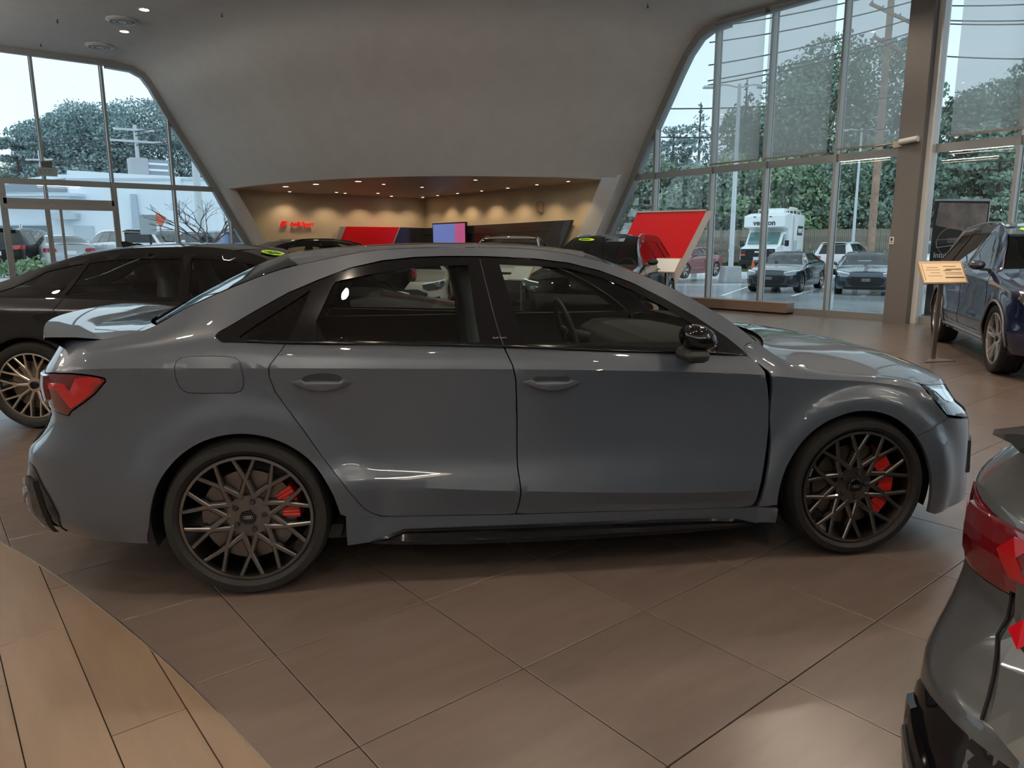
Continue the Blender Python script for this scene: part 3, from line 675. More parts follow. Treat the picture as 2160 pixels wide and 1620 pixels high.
    for sg in (1, -1):
        MB().tube([(c.endx(q[0], q[1])-.004, -q[0]*sg, q[1]) for q in lo_], .0032, 5).build('boot_lid_gap', mat('door gap dark', (.004, .004, .004), rough=.9), root)
        tf = [(.76*sg, .905), (.60*sg, .905), (.24*sg, .895), (.22*sg, .855), (.40*sg, .83), (.56*sg, .80), (.70*sg, .785), (.765*sg, .81)]
        t_ = c.endplate('tail_lamp_face', tf, LAMPDARK if not taildetail else mat('smoked red lamp', (.14, .004, .008), rough=.08, coat=1.), off=.010, depth=.02, step=.03)[0]
        for k in range(5):
            y0 = (.62-.075*k)*sg
            c.endplate('lamp_segment', [(y0, .895), (y0-.042*sg, .895), (y0-.012*sg, .862), (y0-.04*sg, .820+.004*k), (y0+.0*sg, .820+.004*k), (y0+.03*sg, .862)], LAMPRED, off=.0125, depth=.003, parent=t_)
    c.endplate('license_plate', [(-.16, .62), (-.16, .77), (.16, .77), (.16, .62)], PLATE, off=.02, depth=.01)
    mx = c.endx(-.44, .73)-.018
    bd = c.endplate('badge', [(.612, .728), (.588, .756), (.558, .735), (.582, .706)], mat('badge red', (.65, .0, .01), rough=.25, coat=1), off=.022, depth=.01, label='red rhombus badge')[0]
    text_mesh('RS3', .058, 'badge_letters', BLACKG, root, frame4((c.endx(.545, .72)-.026, .548, .702), (-.30, -1, 0), (0, 0, 1)), .003, shear=.15, bold=.002, sx=1.25)
    # lower tail: gloss black corner intakes, diffuser, exhausts
    for sg in (1, -1):
        c.endplate('corner_vent', [(.80*sg, .44), (.79*sg, .49), (.74*sg, .50), (.58*sg, .40), (.52*sg, .31), (.60*sg, .27), (.78*sg, .27), (.81*sg, .34)], BLACKG, off=.012, depth=.02, step=.03)
        c.endplate('vent_blade', [(.76*sg, .44), (.75*sg, .46), (.60*sg, .35), (.61*sg, .33)], PM, off=.02, depth=.01, step=.03)
        ex = MB(); ex.lathe([(.055, 0), (.06, .0), (.062, .03), (.05, .12), (.048, .02)], 24, c=(0, 0, 0)); me = ex.mesh('exhaust_tip', True)
        me.transform(Matrix.Translation((c.endx(.48*sg, .27)-.03, .48*sg, .27)) @ Matrix.Rotation(-PI/2, 4, 'Z')); link('exhaust_tip', me, CHROME, root)
    c.endplate('diffuser', [(-.52, .30), (-.50, .36), (.50, .36), (.52, .30), (.42, .20), (-.42, .20)], BLACKG, off=.01, depth=.03)
    # side reflector / vent strip on the bumper corner
    c.panel('bumper_corner_vent', [(-.80, 2.50), (-.766, 2.295), (-.718, 1.855), (-.697, 1.546), (-.681, 1.246), (-.70, .70), (-.735, .03), (-1.01, 0.03), (-1.01, 2.45), (-.9, 2.55)], BLACKG, gap=0, off=.007, depth=.012, label='gloss black bumper corner insert')
    # nose face
    c.cap('nose_panel', PM, 'front', z1=.775)
    GR = mat('grille mesh black', (.01, .01, .011), rough=.35, bump=.6, bscale=90)
    c.endplate('grille', [(-.42, .69), (-.56, .60), (-.52, .36), (-.40, .28), (.40, .28), (.52, .36), (.56, .60), (.42, .69)], GR, end='front', off=.012)
    c.endplate('front_intake', [(.60, .50), (.60, .34), (.80, .33), (.78, .48)], GR, end='front', off=.010, mirror=True)
    for k in range(4):
        pts = [(c.endx(0, .72, 'front')+.02, (k-1.5)*.055+.036*math.cos(q), .645+.036*math.sin(q)) for q in [2*PI*j/24 for j in range(24)]]
        MB().tube(pts, .005, 6, closed=True).build('ring_emblem', CHROME, root, smooth=True)
    for sd in (1, -1):     # corner blade in front of the arch
        MB().prism([(3.13, .27), (3.17, .60), (3.15, .62), (3.10, .30)], .02*sd, (0, -sd*(.80), 0)).build('air_curtain', BLACKG, root)
    # arch liners, floor pan
    c.well(0, .327, .372, .34); c.well(2.631, .322, .372, .34)
    MB().box((1.3, 0, .22), (2.0, 1.62, .06)).build('underbody', BLACKM, root)
    MB().box((-.62, 0, .30), (.45, 1.2, .08)).box((3.05, 0, .24), (.4, 1.2, .06)).build('undertray', BLACKM, root)
    # wheels
    rm = rimmat or mat('titanium grey alloy', (.15, .145, .14), rough=.34, metal=1., coat=.3)
    for (x, R, cal) in ((0, .327, (-.10, .62)), (2.631, .322, (-.95, .95))):
        for sd in (1, -1):
            make_wheel(root, (x, -sd*(.905), R), sd, R, .2585, .245, 'mesh', rm, steer=0, caliper=(cal if sd > 0 else (PI-cal[1], PI-cal[0])), logo=True)
    # door handles: winged grip over a dark cup
    for (u0, u1, wc) in ((.1993, .439, 4.667), (1.1166, 1.3566, 4.668)):
        for sd in (1, -1):
            a = c.to3(u0, wc, sd, 0); b = c.to3(u1, wc, sd, 0); mid = (a+b)/2; L_ = (b-a).length
            mb = MB(); n = 18; vs = []
            for i in range(n+1):
                t = i/n; q = 2*t-1; hw = .025*(1-abs(q)**1.6)+.0015
                xc = a.x+(b.x-a.x)*t; z = a.z+(b.z-a.z)*t-.002; y = c.to3(u0+(u1-u0)*t, wc, sd).y
                out_ = .030*(1-abs(q)**3.0)
                zt = z+hw*(.25 if abs(q) < .56 else 1.0 if abs(q) > .66 else .25+.75*(abs(q)-.56)/.10)
                vs += [(xc, y, zt), (xc, y-sd*out_*.8, zt-.001), (xc, y-sd*out_, z-hw*.25), (xc, y-sd*out_*.75, z-hw*1.2), (xc, y-sd*.0, z-hw*1.25)]
            for i in range(n):
                for j in range(4): mb.f.append((i*5+j, i*5+j+1, (i+1)*5+j+1, (i+1)*5+j))
            mb.v = vs; h = mb.build('door_handle', PM, root, smooth=True, angle=50)
            cup = MB(); vs = [(mid.x, mid.y-sd*.002, mid.z+.004)]
            for k in range(24):
                q = 2*PI*k/24; vs.append((mid.x+.078*math.cos(q), mid.y-sd*.0028, mid.z+.010+.024*math.sin(q)))
            cup.add(vs, [(0, 1+k, 1+(k+1) % 24) for k in range(24)]); cup.build('handle_recess', BLACKM, h)
    # mirrors
    for sd in (1, -1):
        mb = MB(); cx, cz, cy = 1.815, .998, -(S.half+.055)*sd
        prof = []
        n = 18; m_ = 12; vs = []
        for i in range(n+1):
            t = i/n; a_ = t*PI
            for j in range(m_):
                b_ = 2*PI*j/m_
                sx = .062*math.cos(a_)+(.020 if math.cos(a_) > 0 else 0)*math.cos(a_)
                r = math.sin(a_)**.75
                vs.append((cx+sx-.012*math.sin(b_)*r, cy+sd*(-.085)*math.cos(b_)*r*.95, cz+.062*math.sin(b_)*r*(1.0 if math.sin(b_) > 0 else .75)+.018))
        for i in range(n):
            for j in range(m_): mb.f.append((i*m_+j, i*m_+(j+1) % m_, (i+1)*m_+(j+1) % m_, (i+1)*m_+j))
        mb.v = vs
        mo = mb.build('door_mirror', BLACKG, root, smooth=True)
        b2 = MB(); b2.box((cx-.008, cy+sd*.01, cz-.045), (.105, .15, .055)); b2.build('mirror_base', BLACKM, mo, bevel=.024)
        b3 = MB(); b3.bar((cx+.02, cy+sd*.02, cz-.05), (cx+.03, -(S.half-.06)*sd, cz-.055), .07, .03); b3.build('mirror_arm', BLACKM, mo, bevel=.008)
        b5 = MB(); b5.tube([(cx+.06, cy-sd*.06, cz-.002), (cx+.078, cy, cz-.012), (cx+.06, cy+sd*.06, cz-.012)], .004, 6); b5.build('mirror_indicator', CHROME, mo)
    if interior:
        cabin(c)
    return c
def text_side(c, s, u, z, sd, size):
    U, W_ = c.S.inv(u, z); p = c.to3(U, W_, sd, .0085)
    q = c.to3(U, W_+.15, sd, .0085); up = (q-p)
    text_mesh(s, size, 'pillar_lettering', mat('grey lettering', (.18, .18, .18), rough=.5), c.root, frame4(p, (sd, 0, 0), up), .0004)
def seat(root, x, y, z=.52, name='seat', rec=.32, m=None, headr=True):
    m = m or SEATM
    mb = MB(); n = 12; vs = []
    prof = [(0.0, .25, .07), (.12, .26, .085), (.28, .25, .09), (.42, .235, .08), (.52, .20, .065), (.60, .13, .05), (.70, .125, .05), (.78, .11, .045), (.81, .06, .03)]
    for (h, hw, th) in prof:
        xc = x-h*math.tan(rec); zc = z+h
        for k in range(n):
            a = 2*PI*k/n; cx_ = math.copysign(abs(math.cos(a))**.6, math.cos(a)); sx_ = math.copysign(abs(math.sin(a))**.6, math.sin(a))
            side = 1 if abs(cx_) > .7 else 0
            vs.append((xc+sx_*th+.03*abs(cx_)**3*(1 if h < .5 else .2), y+cx_*hw, zc))
    for i in range(len(prof)-1):
        for k in range(n): mb.f.append((i*n+k, i*n+(k+1) % n, (i+1)*n+(k+1) % n, (i+1)*n+k))
    mb.v = vs; mb.f.append(tuple((len(prof)-1)*n+k for k in range(n)))
    o = mb.build(name, m, root, smooth=True)
    cu = MB(); cu.box((x+.24, y, z-.06), (.52, .50, .16)); cu.build('seat_cushion', m, o, bevel=.04)
    return o
def cabin(c, xw=1.70, seats=True, m=None):
    root = c.root
    MB().box((1.0, 0, .36), (2.3, 1.45, .05)).build('cabin_floor', INTER, root)
    for y in (.37, -.37): seat(root, 1.12, y, .50, rec=.24, m=m)
    seat_back = MB(); seat_back.box((.12, 0, .78), (.14, 1.25, .55), ry=-.35); seat_back.build('rear_bench', m or SEATM, root, bevel=.04)
    MB().box((.05, .38, 1.06), (.07, .24, .12), ry=-.3).box((.05, -.38, 1.06), (.07, .24, .12), ry=-.3).build('headrest', m or SEATM, root, bevel=.03)
    MB().box((-.17, 0, .98), (.50, 1.2, .03)).build('parcel_shelf', INTER, root)
    # dash
    mb = MB(); pf = [(1.70, .62), (1.67, .80), (1.71, .90), (1.80, .945), (1.92, .95), (2.26, .92), (2.26, .55), (1.80, .50)]
    mb.prism(pf, 1.38, (0, .69, 0)); mb.build('dashboard', INTER, root, bevel=.02)
    sw = MB(); cx, cy, cz = 1.57, .37, .905; pts = []
    for k in range(28):
        a = 2*PI*k/28; pts.append((cx+.06*math.sin(a)*-1, cy+.185*math.cos(a), cz+.175*math.sin(a)))
    sw.tube(pts, .015, 8, closed=True); sw.tube([(cx, cy-.18, cz), (cx+.03, cy-.05, cz-.02), (cx+.03, cy+.05, cz-.02), (cx, cy+.18, cz)], .017, 6); sw.tube([(cx+.02, cy, cz), (cx+.05, cy, cz-.17)], .014, 6)
    sw.tube([(cx, cy, cz-.02), (cx+.25, cy, cz-.08)], .04, 8)
    sw.build('steering_wheel', INTER, root, smooth=True)
    for sd in (1, -1):      # door cards seen through the glass
        MB().box((1.02, sd*.745, .70), (2.05, .05, .56)).build('door_card', INTER, root)
# ------------------------------------------------------------------ showroom shell
WX, WY, HC, HT = 13.0, 18.9, 6.05, 3.0      # right glass wall x, far glass wall y, ceiling, transom
X0, Y0 = -11.0, -14.0
PLASTER = mat('warm white plaster', (.80, .79, .765), rough=.85, noise=.03, nscale=3, bump=.05, bscale=120)
WALLB = mat('beige wall paint', (.66, .57, .42), rough=.8, bump=.04, bscale=150)
FRAME = mat('grey aluminium frame', (.34, .35, .34), rough=.42, metal=.55)
FRAMEL = mat('pale frame face', (.72, .74, .73), rough=.45)
def tile_mat(name, col, rough, var, streak=(1, 1, 1), sc_=3., spec=.5, ang=0.):
    m = mat(name, col, rough=rough, spec=.75); t = m.node_tree; b = t.nodes['Principled BSDF']
    c = t.nodes.new('ShaderNodeTexCoord'); mp_ = t.nodes.new('ShaderNodeMapping'); mp_.inputs['Scale'].default_value = streak; mp_.inputs['Rotation'].default_value = (0, 0, ang)
    n = t.nodes.new('ShaderNodeTexNoise'); n.inputs['Scale'].default_value = sc_; n.inputs['Detail'].default_value = 8; n.inputs['Roughness'].default_value = .6
    oi = t.nodes.new('ShaderNodeObjectInfo'); ad = t.nodes.new('ShaderNodeMath'); ad.operation = 'MULTIPLY_ADD'; ad.inputs[1].default_value = .35; ad.inputs[2].default_value = -.17
    ad2 = t.nodes.new('ShaderNodeMath'); ad2.operation = 'ADD'
    r = t.nodes.new('ShaderNodeValToRGB'); r.color_ramp.elements[0].position = .25; r.color_ramp.elements[1].position = .75
    r.color_ramp.elements[0].color = (*[q*(1-var) for q in col], 1); r.color_ramp.elements[1].color = (*[q*(1+var) for q in col], 1)
    t.links.new(c.outputs['Object'], mp_.inputs[0]); t.links.new(mp_.outputs[0], n.inputs['Vector']); t.links.new(oi.outputs['Random'], ad.inputs[0])
    t.links.new(ad.outputs[0], ad2.inputs[0]); t.links.new(n.outputs['Fac'], ad2.inputs[1]); t.links.new(ad2.outputs[0], r.inputs[0]); t.links.new(r.outputs[0], b.inputs['Base Color'])
    bp = t.nodes.new('ShaderNodeBump'); bp.inputs['Strength'].default_value = .05; bp.inputs['Distance'].default_value = .004
    n3 = t.nodes.new('ShaderNodeTexNoise'); n3.inputs['Scale'].default_value = 90; t.links.new(c.outputs['Object'], n3.inputs['Vector'])
    t.links.new(n3.outputs['Fac'], bp.inputs['Height']); t.links.new(bp.outputs[0], b.inputs['Normal'])
    return m
TILE = tile_mat('brown grey porcelain', (.145, .110, .092), .27, .12, (1, 5, 1), 2.2)
WOOD = tile_mat('oak look porcelain', (.225, .155, .105), .36, .16, (9, 1.2, 1), 1.6)
GROUT = mat('dark grout', (.05, .042, .037), rough=.9)
fl = MB().box(((X0+WX)/2, (Y0+WY)/2, -.10), (WX-X0+.4, WY-Y0+.4, .184)).build('floor', GROUT); tag(fl, kind='structure')
# floor pieces: brown 61 cm tiles, oak-look planks inside a large circle
CC, CRr = (-12.770, -1.9905), 12.4875
def clipc(poly, inside):
    """clip a convex polygon with the circle (as a chain of half planes for the inside, one half plane outside)"""
    ds = [math.hypot(p[0]-CC[0], p[1]-CC[1]) for p in poly]
    if inside and max(ds) < CRr: return poly
    if not inside and min(ds) > CRr: return poly
    cx = sum(p[0] for p in poly)/len(poly); cy = sum(p[1] for p in poly)/len(poly); a = math.atan2(cy-CC[1], cx-CC[0])
    out = poly
    for k in ((-.03, 0, .03) if inside else (0,)):
        nx, ny = math.cos(a+k), math.sin(a+k); lim = CC[0]*nx+CC[1]*ny+CRr
        new = []
        for i in range(len(out)):
            p, q = out[i], out[(i+1) % len(out)]
            dp, dq = p[0]*nx+p[1]*ny-lim, q[0]*nx+q[1]*ny-lim
            if not inside: dp, dq = -dp, -dq
            if dp <= 0: new.append(p)
            if (dp < 0 < dq) or (dq < 0 < dp): t = dp/(dp-dq); new.append((p[0]+(q[0]-p[0])*t, p[1]+(q[1]-p[1])*t))
        out = new
        if len(out) < 3: return None
    return out
def score(x, y):
    d = Vector((x, y, 0))-CAM; z = d.dot(CF)
    if z < .6: return -99+z*.01
    u, v = 1080+1539*d.dot(CR)/z, 810-1539*d.dot(CU)/z
    off = max(0, -u, u-2160, v-1620)
    return (1/z)*(1 if off < 250 else .05)
tm = {}
def tile_obj(name, poly, m, x, y):
    w_, h_ = poly
    pass
tiles = []
S_ = .61
gx0, gy0 = -.093, -1.095      # a joint crossing measured on the floor
nx0, nx1 = int((X0-gx0)/S_)-1, int((WX-gx0)/S_)+1; ny0, ny1 = int((Y0-gy0)/S_)-1, int((WY-gy0)/S_)+1
g_ = .0022
for i in range(nx0, nx1):
    for j in range(ny0, ny1):
        x0, y0 = gx0+i*S_, gy0+j*S_
        p = [(max(X0, x0+g_), max(Y0, y0+g_)), (min(WX, x0+S_-g_), max(Y0, y0+g_)), (min(WX, x0+S_-g_), min(WY, y0+S_-g_)), (max(X0, x0+g_), min(WY, y0+S_-g_))]
        if p[1][0]-p[0][0] < .02 or p[2][1]-p[1][1] < .02: continue
        q = clipc(p, False)
        if q is None: continue
        tiles.append((score(x0+S_/2, y0+S_/2), q, q is p))
tiles.sort(key=lambda t: -t[0])
sq = None
def slab(poly, th, bev=.0012):
    cx = sum(p[0] for p in poly)/len(poly); cy = sum(p[1] for p in poly)/len(poly)
    n = len(poly); vs = [(p[0]-cx, p[1]-cy, 0) for p in poly]+[(p[0]-cx, p[1]-cy, th-bev) for p in poly]
    ins = []
    for p in poly:
        d = Vector((cx-p[0], cy-p[1])); d = d.normalized()*bev*1.4 if d.length else d; ins.append((p[0]-cx+d.x, p[1]-cy+d.y, th))
    vs += ins
    fs = [tuple(range(2*n, 3*n))]+[(i, (i+1) % n, n+(i+1) % n, n+i) for i in range(n)]+[(n+i, n+(i+1) % n, 2*n+(i+1) % n, 2*n+i) for i in range(n)]
    return MB().add(vs, fs), (cx, cy)
for k, (s_, q, whole) in enumerate(tiles[:285]):
    if whole and len(q) == 4 and abs(q[1][0]-q[0][0]-(S_-2*g_)) < 1e-6 and abs(q[2][1]-q[1][1]-(S_-2*g_)) < 1e-6:
        if sq is None: sq = slab(q, .008)[0].mesh('tile'); sq.materials.append(TILE)
        cx = (q[0][0]+q[1][0])/2; cy = (q[0][1]+q[2][1])/2; o = link('tile', sq, TILE, fl)
    else:
        m_, (cx, cy) = slab(q, .008); o = m_.build('tile', TILE, fl)
    o.location = (cx, cy, -.008)
rest = MB()
for s_, q, whole in tiles[285:]:
    m_, (cx, cy) = slab(q, .008); rest.add([(v[0]+cx, v[1]+cy, v[2]-.008) for v in m_.v], m_.f)
tag(rest.build('far_floor_tiles', TILE, fl), kind='stuff')
planks = []
PW, PL = .2075, 1.20
for i in range(-60, 3):
    x0 = -.0045+i*PW-.0   # joints at -.42,-.63,-.84 ...
    x0 = -.42+i*PW
    off = {-1: -.595, -2: .204}.get(i, random.uniform(0, PL)) if i in (-1, -2) else (i*.43) % PL
    j0 = int((Y0-off)/PL)-1
    for j in range(j0, int((WY-off)/PL)+1):
        y0 = off+j*PL
        p = [(max(X0, x0+.0018), max(Y0, y0+.0018)), (x0+PW-.0018, max(Y0, y0+.0018)), (x0+PW-.0018, min(WY, y0+PL-.0018)), (max(X0, x0+.0018), min(WY, y0+PL-.0018))]
        if p[1][0]-p[0][0] < .02 or p[2][1]-p[1][1] < .02: continue
        q = clipc(p, True)
        if q: planks.append((score(x0+PW/2, max(Y0, min(WY, y0+PL/2))), q))
planks.sort(key=lambda t: -t[0])
for s_, q in planks[:90]:
    m_, (cx, cy) = slab(q, .008); o = m_.build('plank', WOOD, fl); o.location = (cx, cy, -.008)
rest = MB()
for s_, q in planks[90:]:
    m_, (cx, cy) = slab(q, .008); rest.add([(v[0]+cx, v[1]+cy, v[2]-.008) for v in m_.v], m_.f)
tag(rest.build('far_floor_planks', WOOD, fl), kind='stuff')
mb = MB(); n = 200
pts = [(CC[0]+CRr*math.cos(-1.15+2.3*k/n), CC[1]+CRr*math.sin(-1.15+2.3*k/n)) for k in range(n+1)]
pts = [p for p in pts if p[0] > X0 and Y0 < p[1] < WY]
mb.tube([(p[0], p[1], -.0015) for p in pts], .004, 6); mb.build('floor_edge_strip', mat('brushed edge trim', (.55, .50, .42), rough=.35, metal=1.), fl)
# glazed walls: outline curves of the slanted edges
LS = [(3.55, 6.05), (4.14, 6.02), (4.45, 5.88), (4.66, 5.60), (4.86, 5.20), (5.12, 4.72), (5.44, 4.17), (5.77, 3.60), (6.12, 3.0), (6.55, 2.15), (6.94, 1.42), (7.70, 0.0)]   # far wall (x,z)
RS = [(7.00, 6.05), (7.46, 6.02), (7.76, 5.90), (8.06, 5.60), (8.31, 5.22), (8.62, 4.70), (8.88, 4.27), (9.36, 3.45), (9.60, 3.0), (9.95, 2.42), (10.4, 1.68), (11.35, 0.0)]   # right wall (y,z)
def zlim(tab, x):
    if x <= tab[0][0]: return 6.05
    for a, b in zip(tab, tab[1:]):
        if a[0] <= x <= b[0]: return a[1]+(b[1]-a[1])*(x-a[0])/(b[0]-a[0])
    return 0.
def glazed_wall(name, o, ux, tab, mull, levels, nrm, xstart, door=None):
    """o origin, ux horizontal direction along the wall, nrm towards the room"""
    o, ux, nrm = Vector(o), Vector(ux), Vector(nrm); uz = Vector((0, 0, 1))
    root = empty(name); tag(root, kind='structure')
    P = lambda s, z, d=0: o+ux*s+uz*z+nrm*d
    for m_ in mull:
        z1 = zlim(tab, m_)
        if z1 < .1: continue
        z0 = 0
        if door and door[0] < m_ < door[1]: z0 = door[2]
        b = MB().bar(P(m_, z0, .01), P(m_, z1, .01), .055, .15, up=nrm); b.build('mullion', FRAME, root)
        MB().bar(P(m_, z0, -.08), P(m_, z1, -.08), .085, .02, up=nrm).build('mullion_cap', FRAMEL, root)
    def xend(z):
        for a, b in zip(tab, tab[1:]):
            if b[1] <= z <= a[1]: return a[0]+(b[0]-a[0])*(a[1]-z)/(a[1]-b[1])
        return tab[0][0]
    for z in levels:
        MB().bar(P(xstart, z, .015), P(xend(min(z, 6.0)), z, .015), .06, .14).build('transom', FRAME, root)
    MB().bar(P(xstart, 6.0, .02), P(tab[0][0]+.2, 6.0, .02), .12, .16).build('head_frame', FRAME, root)
    MB().bar(P(xstart, .05, .02), P(tab[-1][0], .05, .02), .10, .14).build('sill_frame', FRAME, root)
    # swept edge frame
    vs = []; fs = []
    for i, (s, z) in enumerate(tab):
        a = tab[max(0, i-1)]; b = tab[min(len(tab)-1, i+1)]; t = Vector((b[0]-a[0], b[1]-a[1])).normalized(); nn = Vector((-t.y, t.x))
        for k, d in ((0., .10), (.17, .10), (.17, -.10), (0., -.10)):
            vs.append(P(s-nn.x*k*-1*-1, z-nn.y*k, d) if False else P(s+(-nn.x)*k, z+(-nn.y)*k, d))
    for i in range(len(tab)-1):
        for k in range(4): fs.append((i*4+k, i*4+(k+1) % 4, (i+1)*4+(k+1) % 4, (i+1)*4+k))
    MB().add(vs, fs).build('edge_frame', FRAME, root)
    # panes
    xs = sorted([xstart]+[m_ for m_ in mull if m_ > xstart]+[tab[-1][0]]); zs = [.1]+sorted(levels)+[6.0]
    for a, b in zip(xs, xs[1:]):
        if b-a < .05: continue
        for z0, z1 in zip(zs, zs[1:]):
            if z0 >= zlim(tab, a)-.1: continue
            top = []
            n = 10
            for k in range(n+1):
                s = b+(a-b)*k/n; zz = min(z1, max(z0, zlim(tab, s)))
                top.append((s, zz))
            xe = xend(z0) if zlim(tab, b) < z0 else b
            poly = [(a, z0), (min(b, xe), z0)]+[q for q in top if q[1] > z0+.01]
            if len(poly) < 3: continue
            pm = MB(); pm.prism(poly, -.012, o, ux, uz)
            pm.build('pane', WINGL, root)
    return root, P
mullL = [-10.1, -8.6, -7.1, -5.6, -4.1, -2.6, -1.1, .40, 1.94, 3.44, 4.93, 6.40]
wl, PL_ = glazed_wall('window_1', (0, WY, 0), (1, 0, 0), LS, mullL, [HT], (0, -1, 0), X0, None)
mullR = [-13.5, -12, -10.5, -9.0, -7.5, -6.05, -4.55, -3.05, -1.55, -.05, 1.45, 2.95, 4.45, 5.93, 7.25, 8.85]
wr, PR_ = glazed_wall('window_2', (WX, 0, 0), (0, 1, 0), RS, mullR, [HT], (-1, 0, 0), Y0, None)
for x in (-9.2,): pass
# far doors: head rail, header box, two narrow leaves between x=1.03 and 3.44
dr = empty('door_1', (2.2, WY, 0)); tag(dr, kind='structure')
MB().bar((-1.17, -.03, 2.52), (1.24, -.03, 2.52), .07, .16).build('door_head', FRAME, dr)
MB().bar((-1.17, -.06, 2.40), (1.24, -.06, 2.40), .12, .12).build('door_operator', mat('bronze grey box', (.40, .36, .34), rough=.4, metal=.4), dr)
for x in (-1.17, 1.24): MB().bar((x, -.03, 0), (x, -.03, 3.0), .07, .14).build('door_post', FRAME, dr)
for x in (-.31, .00): MB().bar((x, -.03, .0), (x, -.03, 2.38), .05, .06).build('door_stile', FRAME, dr)
MB().box((-.16, -.05, 2.42), (.03, .03, .12)).build('door_catch', FRAMEL, dr)
# solid walls
WB = MB().box((X0-.1, (Y0+WY)/2, 3.02), (.2, WY-Y0, 6.05)); struct('wall_west', WB, mat('pale grey panelling', (.46, .45, .43), rough=.6, noise=.08, nscale=2))
WB = MB().box(((X0+WX)/2, Y0-.1, 3.02), (WX-X0, .2, 6.05)); struct('wall_south', WB, mat('grey back wall', (.46, .45, .44), rough=.7))
# alcove walls behind the slanted piers
struct('wall_north', MB().prism([(LS[8][0]+.1, 3.0), (WX, 3.0), (WX, 0), (LS[-1][0]+.2, 0)], -.12, (0, WY-.02, 0), (1, 0, 0), (0, 0, 1)), WALLB)
struct('wall_east', MB().prism([(RS[8][0]+.05, 3.0), (WY, 3.0), (WY, 0), (RS[-1][0]+.2, 0)], .12, (WX-.02, 0, 0), (0, 1, 0), (0, 0, 1)), WALLB)
# slanted piers
pm = MB(); pm.prism([(6.06, 3.06), (6.50, 3.06), (8.22, -.0), (7.75, -.0)], -.55, (0, WY+.06, 0), (1, 0, 0), (0, 0, 1)); struct('pier_slanted_north', MB().prism([(6.06, 3.06), (6.42, 3.06), (8.12, 0), (7.70, 0)], .45, (0, WY+.02, 0), (1, 0, 0), (0, 0, 1)), PLASTER)
struct('pier_slanted_east', MB().prism([(9.55, 3.06), (10.18, 3.06), (11.98, 0), (11.35, 0)], -.45, (WX+.02, 0, 0), (0, 1, 0), (0, 0, 1)), PLASTER)
# ceiling
ce = MB().box(((X0+WX)/2, (Y0+WY)/2, HC+.1), (WX-X0+.4, WY-Y0+.4, .2)); ceiling = struct('ceiling', ce, PLASTER)
# bulkhead: swept white surface from the slanted window edges down to the alcove lintel
B0 = [(6.25, 18.95), (6.42, 17.3), (6.76, 15.74), (7.10, 14.5), (7.6, 13.51), (8.08, 12.75), (8.62, 12.18), (9.3, 11.58), (10.05, 11.14), (10.75, 10.82), (11.48, 10.56), (12.2, 10.38), (13.05, 10.20)]
def arc(t):
    q = t*(len(B0)-1); xs = list(range(len(B0)))
    return Vector((pchip(xs, [b[0] for b in B0], q), pchip(xs, [b[1] for b in B0], q)))
prof = [(0, 3.0), (.10, 3.12), (.35, 3.5), (.68, 4.0), (.98, 4.5), (1.29, 5.0), (1.55, 5.38), (1.80, 5.68), (2.05, 5.87), (2.35, 5.99), (2.8, 6.045), (3.3, 6.052)]
vs = []; fs = []; vs = []; fs = []; N = 48
def xat(tab, z):
    if z >= 6.0: return tab[1][0]-(z-6.0)*8
    for a, b in zip(tab, tab[1:]):
        if b[1] <= z <= a[1]: return a[0]+(b[0]-a[0])*(a[1]-z)/(a[1]-b[1])
    return tab[-1][0]
def bpt(t, d, z):
    p = arc(t); a, b = arc(max(0, t-.02)), arc(min(1, t+.02)); tg = (b-a).normalized(); nn = Vector((tg.y, -tg.x))
    if nn.dot(Vector((-1, -1))) < 0: nn = -nn
    return p+nn*d
for i in range(N+1):
    t = i/N; k0, k1 = 1-sstep(0, .30, t), sstep(.70, 1, t)
    for (d, z) in prof:
        q = bpt(t, d, z)
        c0 = Vector((xat(LS, z)-.02, WY+.04))-bpt(0, d, z); c1 = Vector((WX+.04, xat(RS, z)-.02))-bpt(1, d, z)
        q = q+c0*k0+c1*k1
        vs.append((q.x, q.y, z))
K = len(prof)
for i in range(N):
    for j in range(K-1): fs.append((i*K+j, i*K+j+1, (i+1)*K+j+1, (i+1)*K+j))
bh = MB().add(vs, fs).build('bulkhead_sloping_wall', PLASTER, None, smooth=True); tag(bh, kind='structure')
# alcove soffit
vs = [(*arc(i/N), 3.0) for i in range(N+1)]+[(WX, WY, 3.0)]
top = [(v[0], v[1], 3.1) for v in vs]; n = len(vs)
struct('soffit', MB().add(vs+top, [tuple(range(n)), tuple(range(2*n-1, n-1, -1))]+[(i, (i+1) % n, n+(i+1) % n, n+i) for i in range(n)]), mat('warm soffit', (.46, .36, .27), rough=.45))
# column by the right glass wall
cb = MB().box((12.80, 2.98, 3.02), (.34, .40, 6.05)); colm = struct('column', cb, mat('column grey paint', (.155, .145, .138), rough=.6), bevel=.01)
cw = MB().box((12.92, 2.74, 3.02), (.24, .10, 6.05)); cw.build('column_return', FRAMEL, colm)
# low heater cover under the window
hb = MB().box((12.80, 6.75, .13), (.30, 3.3, .20)); hc = hb.build('heater_cover', mat('brown laminate', (.20, .145, .115), rough=.45), None, bevel=.008)
tag(hc, 'low brown heater cover along the foot of the glass wall', 'heater cover')
MB().box((12.80, 6.75, .02), (.24, 3.2, .04)).build('plinth', BLACKM, hc)
